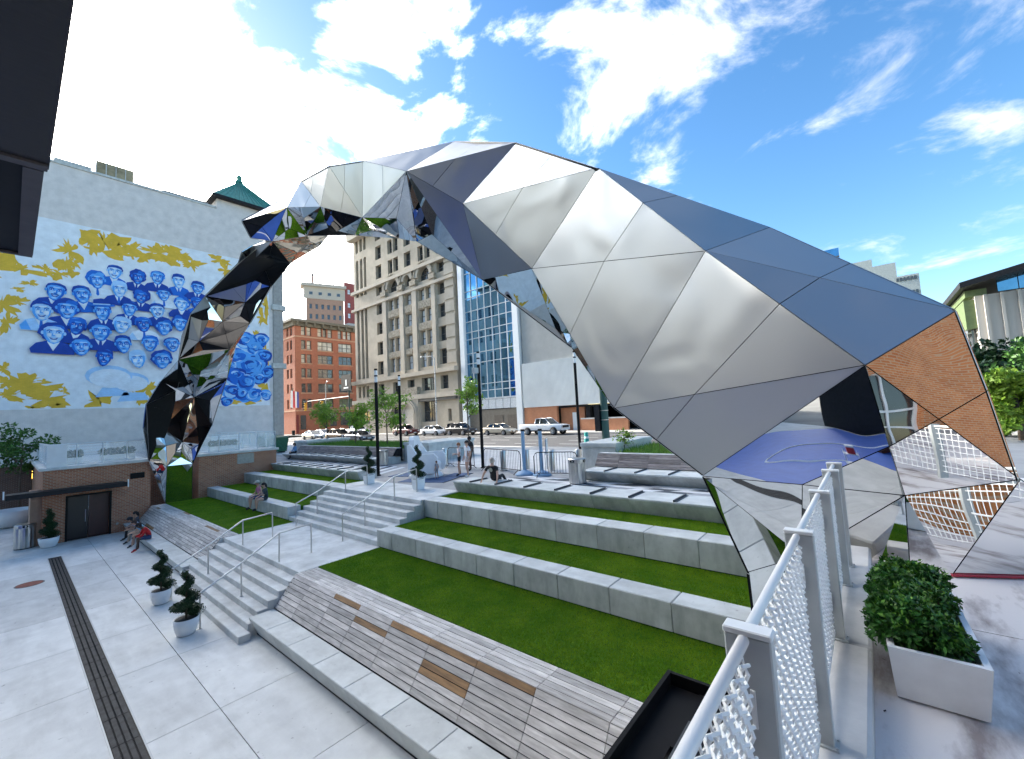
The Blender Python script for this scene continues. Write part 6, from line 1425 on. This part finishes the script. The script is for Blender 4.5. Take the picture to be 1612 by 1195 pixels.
    for i in range(7):
        th=math.pi*(.5)*i/6
        for j in range(14):
            a=2*math.pi*j/14; r=.104*math.cos(th)*(1.0); z=.115*math.sin(th)
            back=(1-math.cos(a))/2
            rngs.append((hc.x-.012+r*math.cos(a)*1.05, hc.y+r*math.sin(a)*.92, hc.z+.01+z-(.085*back if i==0 else 0)))
    hm.add(rngs,[(i*14+j,i*14+(j+1)%14,(i+1)*14+(j+1)%14,(i+1)*14+j) for i in range(6) for j in range(14)])
    if long_hair: hm.tube([hc+Vector((-.07,0,.03)),hc+Vector((-.11,0,-.1)),hc+Vector((-.10,0,-.26))],.075,8,.04)
    hm.build('hair',cloth('hair'+str(hair),hair,.3),o,True)
    if cap:
        cp=MB(); cp.lathe((hc.x-.01,0,hc.z+.035),[(.112,0),(.113,.04),(.09,.085),(.04,.105),(0,.108)],16); cp.add([(hc.x+.06,-.075,hc.z+.045),(hc.x+.19,-.05,hc.z+.025),(hc.x+.19,.05,hc.z+.025),(hc.x+.06,.075,hc.z+.045)],[(0,1,2,3)]); cp.build('cap',cloth('cap'+str(cap),cap),o,True)
    fa=MB(); fx=hc.x+.098
    for s in (-1,1): fa.lathe((fx-.008,s*.032,hc.z+.005),[(.0,-.008),(.011,0),(0,.008)],8)
    fa.hexa([(fx-.01,-.025,hc.z-.062),(fx+.004,-.02,hc.z-.062),(fx+.004,.02,hc.z-.062),(fx-.01,.025,hc.z-.062),(fx-.01,-.025,hc.z-.054),(fx+.003,-.02,hc.z-.054),(fx+.003,.02,hc.z-.054),(fx-.01,.025,hc.z-.054)])
    fa.build('eyes_and_mouth',cloth('feature',(.05,.02,.02)),o)
    ns=MB().hexa([(fx-.01,-.014,hc.z-.035),(fx+.02,-.008,hc.z-.032),(fx+.02,.008,hc.z-.032),(fx-.01,.014,hc.z-.035),(fx-.01,-.008,hc.z+.01),(fx,-.005,hc.z+.012),(fx,.005,hc.z+.012),(fx-.01,.008,hc.z+.01)])
    for s in (-1,1): ns.lathe((hc.x+.005,s*.088,hc.z-.015),[(0,-.03),(.018,-.012),(.02,.012),(0,.03)],8)
    ns.build('nose_and_ears',SK[skin],o,True)
    return o
W_=R(180)
person('man in red sweatshirt, blue shorts and red shoes sitting on the left concrete ledge',(4.22,25.0,.42),W_,'sit_lean',cloth('red',(.55,.02,.02)),cloth('navy',(.03,.06,.14)),'dark',(.01,.008,.008),1.02,'long','short',(.45,.02,.03))
person('person in aqua shirt and khaki shorts bending on the left concrete ledge',(4.22,26.1,.42),W_,'sit_lean',cloth('aqua',(.20,.45,.58)),cloth('khaki',(.42,.34,.24)),'light',(.06,.03,.02),1.0,'short','short',(.03,.03,.04))
person('person in grey blue shirt and black cap on the left concrete ledge',(4.22,27.15,.42),W_,'sit_lean',cloth('greyblue',(.28,.33,.46)),cloth('tan',(.36,.30,.24)),'tan',(.02,.015,.012),1.0,'short','long',(.03,.03,.03),cap=(.015,.015,.02))
person('dark haired person nearest the brick pavilion on the left concrete ledge',(4.25,28.1,.42),W_,'sit',cloth('charcoal',(.05,.05,.06)),cloth('blackp',(.02,.02,.022)),'tan',(.012,.009,.008),1.0,'short','long',long_hair=True)
person('man in pink shirt, blue shorts and pale cap sitting on the left block wall',(7.95,22.95,1.66),W_,'sit',cloth('pink',(.40,.13,.23)),cloth('denim',(.05,.09,.20)),'light',(.25,.2,.16),1.0,'short','short',(.03,.025,.02),cap=(.45,.45,.38))
person('woman in dark patterned top sitting beside the man in pink',(7.95,22.2,1.66),W_,'sit_chin',cloth('pattern',(.05,.07,.08),.8),cloth('darksh',(.04,.05,.06)),'light',(.015,.01,.008),.96,'short','hot',(.03,.03,.03),long_hair=True)
q=at_z(461,712,2.7); person('person in blue top and black trousers on the long wooden bench',(15.6,37.2,2.70),W_,'sit',cloth('sky',(.12,.28,.48)),cloth('blackp',(.02,.02,.022)),'tan',(.02,.015,.012),1.02,'long','long',long_hair=True)
q=at_z(688,754,ZU); person('toddler in grey outfit standing before the white chair',(q.x,q.y,ZU+.02),R(100),'stand',cloth('greyt',(.28,.28,.30)),cloth('greyt2',(.20,.20,.22)),'light',(.18,.10,.05),.48,'short','short',(.5,.35,.28))
q=at_z(724,749,ZU); person('girl in white tee and black shorts standing with folded arms',(q.x,q.y,ZU+.02),R(150),'stand_fold',cloth('offwhite',(.62,.55,.56)),cloth('blacks',(.02,.02,.022)),'light',(.28,.10,.04),.92,'short','hot',(.03,.03,.03))
q=at_z(737,752,ZU); person('young man in white tee and pale shorts standing beside the girl',(q.x,q.y,ZU+.02),R(165),'stand',cloth('whitet',(.80,.80,.82)),cloth('paleshort',(.60,.52,.48)),'light',(.015,.012,.012),1.0,'short','hot',(.6,.58,.55))
q=at_z(741,741,ZU); person('person in black top standing behind the young man',(q.x,q.y,ZU),R(170),'stand',cloth('blackt',(.012,.012,.014)),cloth('brownp',(.12,.07,.05)),'dark',(.008,.007,.007),1.05,'short','long')
q=at_z(775,757,2.66); o=person('grey haired man in black printed tee leaning back on the strip bench',(11.9,11.1,2.65),R(12),'sit_back',cloth('blacktee',(.012,.012,.013)),cloth('blackj',(.015,.015,.017)),'light',(.42,.36,.30),1.02,'short','long')
MB().add([(-.232-.02*math.sin(a),.07*math.cos(a),.44+.08*math.sin(a)) for a in [k*2*math.pi/10 for k in range(10)]],[tuple(range(10))]).build('shirt_print',cloth('print',(.35,.36,.30)),o)
